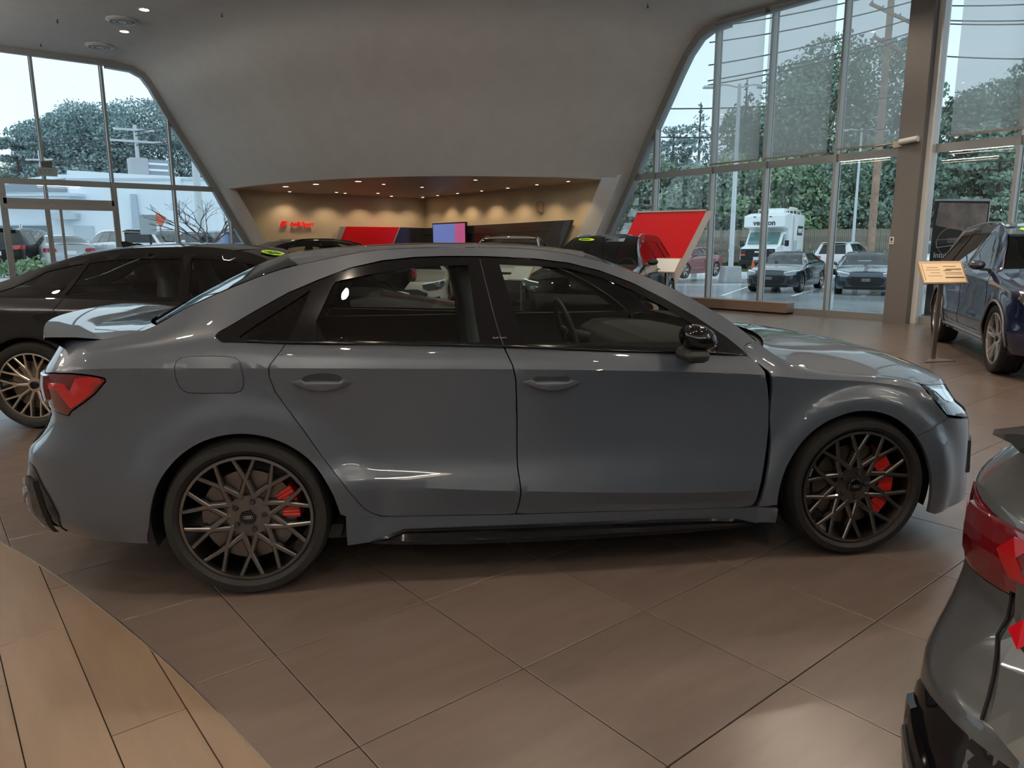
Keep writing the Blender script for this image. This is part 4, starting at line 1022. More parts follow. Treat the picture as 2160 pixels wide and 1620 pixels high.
# ------------------------------------------------------------------ lamps
LED = mat('lit lamp warm', (1, .9, .7), emit=(1.0, .80, .52), es=26.)
LEDB = mat('lit linear lamp', (1, .85, .6), emit=(1.0, .78, .54), es=14.)
WHITEP = mat('white enamel', (.72, .72, .70), rough=.4)
def downlight(x, y, z, r=.05, lab=None, power=None, grp='recessed spots', mt=None):
    e = empty('downlight', (x, y, z), 0, lab, 'ceiling light', grp)
    MB().lathe([(r*1.35, .0), (r*1.35, -.008), (r*1.0, -.010), (r*.95, .03)], 20, 'z').build('trim_ring', WHITEP, e, smooth=True, angle=40)
    MB().lathe([(0, -.004), (r*.95, -.004), (r*.9, .02)], 16, 'z').build('lens', mt or LED, e)
    if power: light('spot_light', 'SPOT', (x, y, z-.03), power, WARM, .05, (0, 0, 0), spot=1.7)
    return e
# alcove downlights
AL = [(7.19, 16.72, 1), (7.52, 15.55, 1), (8.01, 14.16, 1), (9.22, 17.86, 0), (9.61, 18.07, 0), (10.42, 17.51, 0), (10.25, 14.75, 0), (8.94, 14.54, 0), (12.53, 18.3, 0), (10.14, 12.14, 0), (12.42, 14.93, 0), (12.38, 13.65, 0), (12.31, 12.33, 0), (12.29, 11.1, 0), (12.45, 17.3, 0), (12.45, 16.2, 0), (8.0, 18.4, 0), (11.4, 18.4, 0)]
for i, (x, y, big) in enumerate(AL):
    downlight(x, y, 2.998, .075 if big else .045, 'small warm recessed spot in the soffit of the alcove', grp='alcove soffit spots')
for (x, y, p) in ((12.45, 17.3, 26), (12.45, 16.2, 26), (12.42, 14.93, 30), (12.38, 13.65, 30), (12.31, 12.33, 30), (12.29, 11.1, 26), (12.3, 18.3, 20), (8.0, 18.4, 22), (9.3, 18.3, 24), (10.5, 18.3, 24), (11.5, 18.3, 24), (8.0, 14.6, 30), (10.2, 14.8, 36)):
    light('spot_light', 'SPOT', (x, y, 2.97), p*1.15, WARM, .04, (0, 0, 0), spot=2.1)
# showroom ceiling fittings in view
downlight(3.33, 13.91, HC, .09, 'lit recessed spot in the showroom ceiling nearest the two round vents', grp=None)
downlight(3.36, 15.79, HC, .09, 'lit recessed spot in the showroom ceiling between the two round vents', grp=None)
for (x, y, lab) in ((3.14, 14.93, 'round white ceiling vent nearer the camera'), (3.17, 17.40, 'round white ceiling vent close to the far window head')):
    e = empty('ceiling_vent', (x, y, HC), 0, lab, 'ceiling vent')
    MB().lathe([(.30, 0), (.31, -.02), (.24, -.05), (.22, -.02)], 28, 'z').build('outer_ring', WHITEP, e, smooth=True, angle=40)
    MB().lathe([(.20, -.03), (.205, -.045), (.12, -.055), (.11, -.03)], 28, 'z').build('inner_ring', mat('grey ring', (.30, .30, .32), rough=.4), e, smooth=True, angle=40)
    MB().lathe([(0, -.04), (.09, -.05), (.095, -.02)], 24, 'z').build('core', WHITEP, e, smooth=True, angle=40)
    MB().lathe([(0, .0), (.26, -.004)], 24, 'z').build('dark_throat', BLACKM, e)
for (x, y) in ((4.60, 13.18), (10.95, 7.47), (2.07, 18.0), (2.08, 15.68)):
    e = empty('sprinkler', (x, y, HC), 0, 'small dark sprinkler head hanging from the white ceiling', 'sprinkler', 'ceiling sprinklers')
    MB().lathe([(0, 0), (.035, 0), (.03, -.012), (0, -.012)], 14, 'z').build('escutcheon', WHITEP, e)
    MB().tube([(0, 0, -.01), (0, 0, -.07)], .010, 8).build('stem', BLACKM, e); MB().lathe([(0, -.07), (.03, -.072), (0, -.078)], 12, 'z').build('deflector', BLACKM, e)
# lamps over the camera: slim linear bars (seen only as reflections in glass and paint) and spots
for k, (xx, yy, rz) in enumerate(((-9, -6, 1), (-9, -2, 1), (-9, 2, 1), (-9, 6, 1), (-9, 10, 1), (-5.5, -11.5, 0), (-1.5, -12, 0), (2.5, -11.5, 0), (6.5, -10.5, 0), (-5.8, 8.5, 1), (-5.8, 13, 1), (-7, -8.8, 0), (6.0, -7.0, 0), (-3.0, 16.0, 0))):
        e = empty('linear_lamp', (xx, yy, 4.9), PI/2*rz, 'slim linear lamp with warm diffuser hung over the outer edge of the hall', 'ceiling light', 'linear lamps around the edge of the hall')
        MB().box((0, 0, .04), (2.2, .12, .08)).build('housing', WHITEP, e, bevel=.01)
        MB().box((0, 0, -.006), (2.16, .09, .012)).build('diffuser', LEDB, e); MB().box((0, 0, .086), (2.16, .09, .008)).build('added_uplight', mat('lit uplight', (1, .9, .75), emit=(1.0, .96, .90), es=330.), e)  # upward glow strip added to brighten the ceiling and bulkhead
        MB().tube([(-.9, 0, .08), (-.9, 0, HC-4.9)], .004, 5).build('cable', BLACKM, e); MB().tube([(.9, 0, .08), (.9, 0, HC-4.9)], .004, 5).build('cable', BLACKM, e)
SP = [(-3.2, -1.0), (-.6, 3.4), (1.2, -.9), (3.0, 2.6), (4.4, -1.0), (6.5, 3.4), (7.6, -.6), (-5.4, 2.6), (2.2, 6.4), (6.0, 7.4), (-1.6, -3.4), (-4.2, -3.6), (-2.4, -6.2), (.6, -4.4), (2.6, -6.0), (-5.6, -6.6), (-.2, -8.2), (4.6, -4.2), (-6.8, -1.2), (-1.9, 1.2), (.9, 1.6), (-3.4, 5.2), (8.6, 2.4), (9.6, 5.6), (10.4, .2), (8.6, -3.2)]
for (x, y) in SP:
    downlight(x, y, HC, .05, 'recessed warm ceiling spot above the sales floor', grp='showroom ceiling spots', mt=mat('lit spot strong', (1, .9, .7), emit=(1, .86, .62), es=170))
# added fill spots brightening the hall, strongest over the floor by the right glass
for (x, y, e_) in ((-.6, -.9, 100), (1.6, -1.6, 75), (-2.6, .6, 150), (3.6, -2.4, 60), (-3.2, -5.0, 120), (1.0, -6.0, 110), (5.5, -5.0, 110), (-6.5, -2.0, 110), (-4.6, 4.2, 110), (0.4, 4.6, 100), (4.0, 2.4, 90), (7.4, .8, 90), (3.2, 7.6, 80), (7.0, 5.0, 110), (8.6, 2.4, 190), (10.4, .2, 180), (9.6, 5.6, 170), (11.2, 3.4, 120), (6.6, .6, 150), (8.6, -3.2, 150), (6.2, 4.2, 120)):
    light('spot_light', 'SPOT', (x, y, 5.98), e_*1.45, (1.0, .83, .66), .07, (0, 0, 0), spot=2.2)
# ------------------------------------------------------------------ roller shades
SHADE = glassmat('shade fabric', (.92, .92, .92), 0.0, haze=(.30, (.80, .76, .70)), trl=True)
def shade(name, y0, y1, zb, lab):
    e = empty(name, (WX-.20, (y0+y1)/2, 6.0), 0, lab, 'roller shade'); w_ = y1-y0
    MB().box((0, 0, (zb-6.0)/2), (.004, w_, 6.0-zb)).build('fabric', SHADE, e)
    MB().box((0, 0, zb-6.0), (.022, w_, .035)).build('hem_bar', mat('hem bar', (.22, .20, .19), rough=.5), e)
    MB().tube([(0, -w_/2, -.04), (0, w_/2, -.04)], .035, 10).build('roller', mat('roller tube', (.30, .28, .27), rough=.5), e)
shade('roller_shade', 6.02, 7.20, 3.10, 'sheer grey roller shade in the narrow bay nearest the curved window edge')
shade('roller_shade', 4.56, 5.93, 3.10, 'middle sheer grey roller shade of the three beside the column')
shade('roller_shade', 3.18, 4.38, 3.13, 'sheer grey roller shade directly beside the grey column')
shade('roller_shade', -1.2, 2.42, 3.16, 'wide sheer grey roller shade hanging behind the navy crossover')
# ------------------------------------------------------------------ wall furniture
RED = mat('signal red panel', (.78, .004, .012), rough=.35)
REDW = mat('red letter acrylic', (.85, .02, .02), rough=.4, emit=(.9, .02, .02), es=.35)
# wall sign on the far wall
sg = empty('wall_sign', (8.4, WY-.06, 2.07), 0, 'small red lit lettering on the beige alcove wall', 'sign')
F4 = lambda x, z: frame4((x, -.04, z), (1, 0, 0), (0, 0, 1))
text_mesh('Audi Sport', .17, 'lettering', REDW, sg, F4(-.28, -.045), .02, shear=0, bold=.006, sx=1.0)
lg = MB()
lg.prism([(-.60, -.06), (-.44, -.06), (-.36, .09), (-.52, .09)], -.03, (0, -.04, 0), (1, 0, 0), (0, 0, 1)); lg.build('rhombus', REDW, sg)
# long inclined band on both alcove walls
bn = empty('red_wall_panel', (10.6, WY-.2, 0), 0, 'red parallelogram panel on the beige alcove wall with grey edge', 'display panel')
MB().prism([(-1.45, .55), (.45, .55), (1.20, 2.02), (-.72, 2.02)], .10, (0, .06, 0), (1, 0, 0), (0, 0, 1)).build('red_face', RED, bn)
MB().prism([(-1.62, .55), (-1.45, .55), (-.72, 2.02), (-.89, 2.02)], .12, (0, .07, 0), (1, 0, 0), (0, 0, 1)).build('edge', mat('brushed grey edge', (.42, .40, .38), rough=.4, metal=.3), bn)
MB().prism([(.45, .55), (.49, .55), (1.24, 2.02), (1.20, 2.02)], .12, (0, .07, 0), (1, 0, 0), (0, 0, 1)).build('edge', mat('brushed grey edge', (.42, .40, .38)), bn)
DKP = mat('black gloss wall panel', (.025, .024, .026), rough=.22, coat=.4)
b2 = empty('black_wall_panel', (12.1, WY-.2, 0), 0, 'short black wall panel between the red panel and the alcove corner', 'display panel')
MB().prism([(-1.0, .55), (.86, .55), (.86, 2.0), (-.26, 2.02)], .10, (0, .06, 0), (1, 0, 0), (0, 0, 1)).build('face', DKP, b2)
b3 = empty('black_wall_panel', (WX-.2, 14.6, 0), 0, 'long black parallelogram wall panel right of the alcove corner', 'display panel')
MB().prism([(4.18, .55), (4.18, 2.0), (-3.1, 2.06), (-2.2, .55)], .10, (.0, 0, 0), (0, 1, 0), (0, 0, 1)).build('face', DKP, b3)
for z in (.95, 1.25, 1.55, 1.80): MB().bar((-.006-.05+.04, 4.1, z), (-.01, -2.4, z+.01), .012, .012).build('groove_trim', mat('dark groove', (.05, .045, .045), rough=.3), b3)
scn = empty('wall_screen', (WX-.33, 17.0, 1.72), 0, 'small wall screen with blue and red picture near the alcove corner', 'screen')
MB().box((0, .0, 0), (.05, 1.9, .84)).build('bezel', BLACKG, scn)
MB().box((-.028, .28, 0), (.006, 1.26, .76)).build('screen_blue', mat('screen blue', (.05, .08, .2), emit=(.10, .14, .36), es=1.1), scn)
MB().box((-.028, -.62, 0), (.006, .54, .76)).build('screen_red', mat('screen red', (.2, .03, .1), emit=(.34, .07, .17), es=1.1), scn)
cd_ = empty('dome_camera', (WX-.35, WY-.35, 2.995), 0, 'small dark dome camera at the alcove corner under the soffit', 'security camera')
MB().lathe([(0, -.14), (.05, -.12), (.08, -.06), (.085, 0)], 18, 'z').build('dome', mat('dome smoke', (.06, .05, .05), rough=.1), cd_, smooth=True); MB().lathe([(.085, 0), (.10, 0), (.10, -.04), (.085, -.045)], 18, 'z').build('collar', WHITEP, cd_)
sc2 = empty('wall_sounder', (WX-.08, 12.9, 2.45), 0, 'beige rounded sounder on the wall above the long black panel', 'alarm')
MB().box((0, 0, 0), (.14, .20, .32)).build('case', mat('beige case', (.50, .36, .25), rough=.5), sc2, bevel=.06)
ex = empty('exit_sign', (1.97, WY-.35, 3.22), 0, 'small hanging exit sign under the far window mullion', 'exit sign')
MB().box((0, 0, 0), (.40, .04, .20)).build('body', mat('exit body', (.45, .47, .47), rough=.4), ex); MB().bar((0, .02, .08), (0, .33, .10), .03).build('wall_bracket', FRAME, ex); MB().box((0, 0, .17), (.22, .05, .14)).build('battery_box', mat('dark box', (.10, .11, .11), rough=.5), ex)
text_mesh('EXIT', .15, 'lettering', mat('exit letters', (.12, .16, .14), emit=(.05, .12, .08), es=.3), ex, frame4((-.17, -.022, -.05), (1, 0, 0), (0, 0, 1)), .002, bold=.004)
sv = empty('column_camera', (12.62, 3.05, 3.12), 0, 'white bullet security camera on the grey column', 'security camera')
MB().tube([(0, .10, .0), (-.06, -.22, .02)], .05, 12).build('body', WHITEP, sv, smooth=True, angle=50); MB().box((.02, .14, -.03), (.06, .14, .10)).build('bracket', mat('beige bracket', (.5, .42, .33)), sv); MB().tube([(.05, .10, 0), (.05, .55, -.02)], .02, 8).build('conduit', FRAME, sv)
sw_ = empty('wall_switch', (12.62, 3.14, 1.45), 0, 'small white switch plate on the grey column', 'switch')
MB().box((0, 0, 0), (.012, .075, .13)).build('plate', WHITEP, sw_, bevel=.003); MB().box((-.008, 0, .02), (.006, .03, .05)).build('toggle', BLACKM, sw_); MB().box((-.008, 0, -.03), (.006, .02, .02)).build('button', BLACKM, sw_)
# free standing red wing by the right glass wall
# free standing red wing by the right glass wall
pa, pb = at(1330, 15.0, 0), at(1487, 15.0, 0); ux = (pb-pa).normalized(); wd = (pb-pa).length
rw = empty('red_display_wing', (pa+pb)/2, math.atan2(ux.y, ux.x), 'free-standing slanted red display panel with grey edge near the glass wall', 'display panel')
MB().prism([(-wd/2-.78, .02), (wd/2-.98, .02), (wd/2, 2.06), (-wd/2+.14, 2.03)], .08, (0, .04, 0), (1, 0, 0), (0, 0, 1)).build('red_face', RED, rw)
MB().prism([(wd/2-.98, .02), (wd/2-.84, .02), (wd/2+.14, 2.06), (wd/2, 2.06)], .14, (0, .07, 0), (1, 0, 0), (0, 0, 1)).build('edge', mat('satin grey edge', (.46, .47, .47), rough=.4), rw)
MB().prism([(-wd/2-.04+.14, 2.03), (wd/2, 2.06), (wd/2, 2.09), (-wd/2+.14, 2.06)], .12, (0, .06, 0), (1, 0, 0), (0, 0, 1)).build('top_trim', mat('satin grey edge', (.46, .47, .47)), rw)
# ------------------------------------------------------------------ generic cars
SPEC = {
 'saloon': dict(wb=2.85, ro=.95, fo=.88, half=.93, R=.345, gc=.20,
   k5=[(-1.0, .88, -.05), (0, .92, -.01), (1.3, .88, 0), (2.85, .80, -.01), (3.7, .70, -.08)],
   k6=[(-1.0, .98, -.13), (-.3, 1.02, -.07), (1.3, .98, -.05), (2.3, .95, -.06), (2.85, .85, -.06), (3.7, .74, -.16)],
   k7=[(-1.0, 1.03, -.20), (-.60, 1.06, -.20), (-.30, 1.13, -.23), (0, 1.24, -.28), (.35, 1.345, -.33), (.75, 1.395, -.36), (1.2, 1.40, -.365), (1.6, 1.355, -.35), (2.0, 1.18, -.28), (2.32, 1.01, -.18), (2.45, .945, -.14), (2.9, .875, -.13), (3.3, .80, -.15), (3.7, .75, -.24)],
   rear=[(.2, -.86), (.4, -.95), (.6, -.93), (.8, -.88), (1.05, -.90)], front=[(.15, 3.62), (.4, 3.70), (.6, 3.72), (.8, 3.60)],
   hdr=1.50, hdrc=1.62, wsc=[(1.62, 1.385), (1.9, 1.27), (2.2, 1.11), (2.52, .96)], cowl=2.42, re=.30, rec=[(.18, 1.37), (-.1, 1.27), (-.35, 1.16), (-.58, 1.075)], rb=-.45,
   roofc=[(.18, 1.37), (.5, 1.415), (.9, 1.435), (1.3, 1.425), (1.62, 1.385)], hoodc=[(2.55, .985), (2.9, .94), (3.3, .865), (3.55, .79)], deckc=[(-.60, 1.08), (-.75, 1.075), (-.88, 1.06)],
   win=(-.15, .26, .30, 1.16, 1.24, 2.26), tail=(.74, .90), lamp=(.62, .74), grille=(.30, .62)),
 'suv': dict(wb=2.82, ro=.90, fo=.86, half=.945, R=.375, gc=.26,
   k5=[(-1.0, .98, -.05), (0, 1.03, -.01), (1.3, 1.0, 0), (2.82, .94, -.01), (3.7, .82, -.08)],
   k6=[(-1.0, 1.12, -.12), (-.3, 1.13, -.08), (1.3, 1.10, -.05), (2.3, 1.07, -.06), (2.82, .99, -.06), (3.7, .86, -.16)],
   k7=[(-1.0, 1.52, -.33), (-.60, 1.56, -.33), (0, 1.60, -.34), (.75, 1.63, -.345), (1.1, 1.63, -.345), (1.5, 1.58, -.335), (1.9, 1.42, -.27), (2.25, 1.20, -.17), (2.42, 1.09, -.13), (2.9, 1.01, -.12), (3.3, .94, -.14), (3.7, .88, -.24)],
   rear=[(.2, -.80), (.5, -.88), (.8, -.86), (1.0, -.82), (1.3, -.66), (1.55, -.50), (1.7, -.45)], front=[(.2, 3.58), (.5, 3.67), (.75, 3.66), (1.0, 3.52)],
   hdr=1.42, hdrc=1.55, wsc=[(1.55, 1.60), (1.85, 1.46), (2.15, 1.28), (2.5, 1.10)], cowl=2.38, re=None,
   roofc=[(-.55, 1.60), (0, 1.64), (.75, 1.665), (1.2, 1.655), (1.55, 1.60)], hoodc=[(2.52, 1.12), (2.9, 1.07), (3.3, 1.0), (3.5, .93)],
   win=(-.42, .16, .24, 1.10, 1.17, 2.26), tail=(.86, 1.02), lamp=(.74, .86), grille=(.38, .78)),
}
def lowkeys(sp):
    a, b = -sp['ro']-.1, sp['wb']+sp['fo']+.1; g = sp['gc']
    mk = lambda z, d, dz=0: [[a, 0, sp['wb'], b], [z+dz, z, z, z+dz*.5], [d-.05, d, d, d-.04]]
    T = lambda L: [[q[i] for q in L] for i in range(3)]
    return [mk(g, -.07, .06), mk(g+.12, -.03), mk(g+.24, -.008), mk(.62, -.02), mk(.76 if sp['gc'] < .24 else .84, -.016), T(sp['k5']), T(sp['k6']), T(sp['k7'])]
def generic(name, label, loc, rz, kind, PM, group=None, rimmat=None, wheelstyle='five', stretch=1.0, fine=1.5, sticker=None, sz=1.0, glass=None, seats=True, scale=None, tint_rear=False, cat='car', roofrails=False, archtrim=None, detail=.7, lampcol=None, wheels=True):
    sp = SPEC[kind]; T = lambda L: [[q[i] for q in L] for i in range(2)]
    fr, rr = T(sp['front']), T(sp['rear']); R = sp['R']
    S = BodySurf(lowkeys(sp), sp['half'], (2, 5), [(0, R, R+.06, R+.17, .016), (sp['wb'], R, R+.06, R+.17, .018)],
                 dict(u1=sp['wb']+.32, L=.52, lc=.52, zs=fr[0], xs=fr[1], q=.8, bulge=.07), dict(u1=-.45, L=.50, lc=.60, zs=rr[0], xs=rr[1], q=.75, bulge=.06))
    c = Car(name, label, S, loc, rz, group, fine, cat, scale); root = c.root; wb = sp['wb']
    ar = R+.035
    cc_ = lambda a: ar
    A1 = c.uw(ell(0, R, cc_, -15, 195, 22)); A2 = c.uw(ell(wb, R, cc_, -15, 195, 22))
    um, uM = -.95, wb+.32+.519
    outer = [(u, 7.0) for u in np.linspace(um, uM, 60)] + [(uM, 0.0)] + [(wb+ar, 0.)] + [q for q in A2 if q[1] > .05] + [(wb-ar, 0), (ar, 0)] + [q for q in A1 if q[1] > .05] + [(-ar, 0.), (um, 0.)]
    q0, q1, r0, r1, f0, f1 = sp['win']
    zt = 6.80
    def rail_cut(u): return zt
    wq = [(q0-.22 if kind == 'saloon' else q0-.05, 6.15), (q1, 6.15), (q1+.10, zt), (q0+.22, zt)]
    wr_ = [(r0, 6.15), (r1, 6.15), (r1-.05, zt), (r0+.10, zt)]
    wf = [(f0, 6.15), (f1, 6.15), (f1-.12, 6.5), (f1-.30, 6.75), (f1-.42, zt), (f0-.05, zt)]
    hole = [(wq[0][0]-.05, 6.04), (f1+.07, 6.04), (f1-.06, 6.5), (f1-.26, 6.86), (wq[3][0]-.03, 6.9)]
    c.panel('body_side', outer, PM, holes=[hole], gap=0, hgap=0, step=.05)
    c.panel('window_surround', hole, BLACKG, holes=[wq, wr_, wf], gap=0, hgap=0, off=.002, step=.05)
    gl = glass or GLASS
    c.panel('quarter_window', wq, GLASSD if tint_rear or kind == 'saloon' else gl, gap=0, off=-.004, depth=.003, step=.07); c.panel('rear_door_window', wr_, GLASSD if tint_rear else gl, gap=0, off=-.004, depth=.003, step=.07); c.panel('front_door_window', wf, gl, gap=0, off=-.004, depth=.003, step=.07)
    dk = mat('door gap dark', (.004, .004, .004), rough=.9)
    for sd in (1, -1):
        for nm, ln in (('rear_door_seam', [(q1+.03, 6.0), (q1-.02, 5.2), (q1+.05, 4.2), (q1+.24, 2.2), (q1+.36, 1.2), (r1, 1.05)]), ('door_seam', [((r1+f0)/2, 6.0), ((r1+f0)/2+.02, 4.), ((r1+f0)/2+.02, 1.05)]), ('front_door_seam', [(f1+.06, 6.0), (f1+.12, 5.2), (f1+.10, 3.), (f1+.02, 1.1), ((r1+f0)/2, 1.05)])):
            d_ = densify(ln, .25, False); MB().tube([c.to3(u, w_, sd, .0005) for u, w_ in d_], .0030, 4).build(nm, dk, root)
        for (u0, nm) in ((q1+.22, 'h'), ((r1+f0)/2+.10, 'h')):
            p0 = c.to3(u0, 5.15, sd, .0); p1 = c.to3(u0+.2, 5.12, sd, 0); o = Vector((0, -sd*.03, 0))
            MB().tube([p0, p0+o+Vector((.03, 0, 0)), p1+o-Vector((.03, 0, 0)), p1], [.006, .011, .011, .006], 6).build('door_handle', PM, root, smooth=True)
    # tops
    if sp['re'] is not None:
        c.crown('roof', c.rail(sp['re'], sp['hdr'], 16), sp['roofc'], PM, nt_=14, nl=8, pw=2.4)
        c.crown('rear_window', c.rail(sp['re'], sp['rb'], 14), sp['rec'], GLASSD, nt_=10, nl=8, pw=2.2, gap=.01, off=.003)
        c.crown('boot_lid', c.rail(sp['rb'], -.60, 8)+[S.P(u, 7) for u in (-.7, -.8, -.94)], sp['deckc'], PM, nt_=8, nl=8, pw=3)
        zc1 = 1.05
    else:
        c.crown('roof', [S.P(u, 7) for u in (-.94, -.85, -.7)]+c.rail(-.6, sp['hdr'], 16), sp['roofc'], PM, nt_=16, nl=8, pw=2.4)
        zc1 = 1.60
    c.crown('windscreen', c.rail(sp['hdr'], sp['cowl'], 16), sp['wsc'], gl, nt_=10, nl=8, pw=2.6, gap=.03)
    c.crown('hood', c.rail(sp['cowl'], wb+.30, 14)+[S.P(wb+.32+k*.13, 7) for k in range(1, 5)], sp['hoodc'], PM, nt_=14, nl=8, pw=2.8, gap=.003)
    c.cap('tail_panel', PM, 'rear', z1=zc1+.02, n=6, nz=14); c.cap('nose_panel', PM, 'front', z1=S.P(uM, 7)[2]-.0, n=6, nz=14)
    a, b = sp['tail']
    tz = (a, b)
    if kind == 'suv':
        c.endplate('rear_window', [(-.60, 1.10), (-.50, 1.50), (.50, 1.50), (.60, 1.10)], GLASSD, off=.01, depth=.01, step=.15)
        MB().box((-.52, 0, 1.615), (.30, 1.05, .03)).build('roof_spoiler', PM, root, bevel=.01)
    c.endplate('tail_light', [(.86, a+.02), (.86, b), (.50, b-.01), (.46, a+.04), (.60, a)], LAMPRED, off=.012, depth=.02, mirror=True, step=.08)
    c.endplate('license_plate', [(-.16, .66), (-.16, .80), (.16, .80), (.16, .66)], PLATE, off=.02, depth=.015, step=.2)
    c.endplate('rear_bumper_insert', [(-.60, .30), (-.66, .42), (.66, .42), (.60, .30)], BLACKM, off=.012, depth=.02, step=.15)
    a, b = sp['lamp']; ga, gb = sp['grille']
    HL = mat('headlamp lens', (.16, .19, .21), rough=.04, coat=1., metal=.75)
    c.endplate('headlight', [(.50, a+.02), (.48, b-.03), (.86, b+.05), (.89, b-.02), (.84, a+.01), (.60, a-.02)], HL, 'front', off=.014, depth=.02, mirror=True, step=.06)
    c.endplate('daylight_strip', [(.50, b-.02), (.50, b-.005), (.88, b+.055), (.88, b+.038)], mat('lamp strip', (.8, .85, .85), emit=(.8, .9, 1), es=.6), 'front', off=.018, depth=.01, mirror=True, step=.1)
    gm = mat('grille mesh black', (.01, .01, .011), rough=.35, bump=.6, bscale=90)
    c.endplate('grille', [(-.40, gb), (-.58, gb-.08), (-.52, ga+.06), (-.36, ga), (.36, ga), (.52, ga+.06), (.58, gb-.08), (.40, gb)], gm, 'front', off=.014, depth=.02, step=.1)
    gp = [(-.40, gb), (-.58, gb-.08), (-.52, ga+.06), (-.36, ga), (.36, ga), (.52, ga+.06), (.58, gb-.08), (.40, gb)]
    d_ = densify(gp, .08)
    MB().tube([(c.endx(p[0], p[1], 'front')+.018, p[0], p[1]) for p in d_], .009, 5, closed=True).build('grille_frame', lampcol or mat('dark chrome', (.2, .2, .21), rough=.2, metal=1.), root)
    for k in range(4):
        MB().tube([(c.endx(0, gb-.09, 'front')+.03, (k-1.5)*.062+.04*math.cos(q), gb-.10+.04*math.sin(q)) for q in [2*PI*j/16 for j in range(16)]], .006, 5, closed=True).build('ring_emblem', CHROME, root, smooth=True)
    c.endplate('front_intake', [(.62, ga+.16), (.60, ga), (.82, ga+.02), (.80, ga+.18)], gm, 'front', off=.014, depth=.02, mirror=True, step=.08)
    c.endplate('front_lip', [(-.70, ga-.06), (-.60, ga-.02), (.60, ga-.02), (.70, ga-.06), (.60, ga-.10), (-.60, ga-.10)], BLACKM, 'front', off=.02, depth=.04, step=.1)
    c.well(0, R, ar, .32); c.well(wb, R, ar, .32)
    MB().box((wb/2, 0, sp['gc']+.04), (wb-.72, 1.6, .06)).build('underbody', BLACKM, root)
    MB().box((wb/2, 0, sp['gc']+.12), (wb-.7, 1.3, .08)).build('cabin_floor', INTER, root)
    if archtrim:
        for sd in (1, -1):
            for AA, nm in ((A1, 0), (A2, 1)):
                pts = [c.to3(q[0], q[1], sd, .010) for q in AA if q[1] > .05]
                MB().tube(pts, .014, 6).build('arch_trim', archtrim, root, smooth=True)
            MB().tube([c.to3(u, .5, sd, .008) for u in np.linspace(ar, wb-ar, 12)], .022, 6).build('sill_trim', archtrim, root, smooth=True)
    if roofrails:
        for sd in (1, -1):
            MB().tube([tuple(Vector(c.to3(u, 7, sd))+Vector((0, sd*.03, .028*math.sin(PI*min(1, max(0, (u+.5)/1.9)))**.4))) for u in np.linspace(-.5, 1.4, 14)], .013, 6).build('roof_rail', roofrails, root, smooth=True)
    if wheels:
        for x in (0, wb):
            for sd in (1, -1): make_wheel(root, (x, -sd*(sp['half']-.012), R), sd, R, R*.745, .24, wheelstyle, rimmat or SILVER, caliper=None, detail=detail)
    for sd in (1, -1):
        z = (1.03 if kind == 'saloon' else 1.15); x = f1-.12
        mb = MB(); n, m_ = 12, 10; vs = []
        for i in range(n+1):
            a_ = PI*i/n
            for j in range(m_):
                b_ = 2*PI*j/m_; r = math.sin(a_)**.75
                vs.append((x+.06*math.cos(a_)-.012*math.sin(b_)*r, -sd*(sp['half']+.06)+.095*math.cos(b_)*r, z+.06*math.sin(b_)*r))
        for i in range(n):
            for j in range(m_): mb.f.append((i*m_+j, i*m_+(j+1) % m_, (i+1)*m_+(j+1) % m_, (i+1)*m_+j))
        mb.v = vs; mo = mb.build('door_mirror', PM, root, smooth=True)
        MB().bar((x+.02, -sd*(sp['half']+.02), z-.05), (x+.03, -sd*(sp['half']-.08), z-.06), .06, .03).build('mirror_arm', BLACKM, mo)
    if seats:
        zs_ = .52 if kind == 'saloon' else .66
        for y in (.38, -.38): seat(root, 1.05, y, zs_, rec=.3, m=mat('seat black', (.03, .03, .032), rough=.6))
        MB().box((.15, 0, zs_+.25), (.14, 1.2, .5), ry=-.35).build('rear_bench', mat('seat black', (.03, .03, .032), rough=.6), root, bevel=.03)
        zd = (.62, .93) if kind == 'saloon' else (.76, 1.06)
        MB().prism([(1.62, zd[0]), (1.60, zd[1]-.08), (1.72, zd[1]-.01), (2.30, zd[1]-.02), (2.30, zd[0])], 1.35, (0, .675, 0)).build('dashboard', INTER, root)
        cx, cy, cz = 1.5, .38, zd[1]-.03
        s_ = MB(); s_.tube([(cx-.05*math.sin(q), cy+.18*math.cos(q), cz+.17*math.sin(q)) for q in [2*PI*j/20 for j in range(20)]], .014, 6, closed=True); s_.tube([(cx, cy-.17, cz), (cx+.06, cy, cz), (cx, cy+.17, cz)], .014, 6); s_.tube([(cx+.06, cy, cz), (cx+.25, cy, cz-.06)], .03, 6); s_.build('steering_wheel', INTER, root)
    if sticker:
        stk(c, sticker, sp)
    return c
STK = mat('lime sticker', (.42, .80, .02), rough=.4)
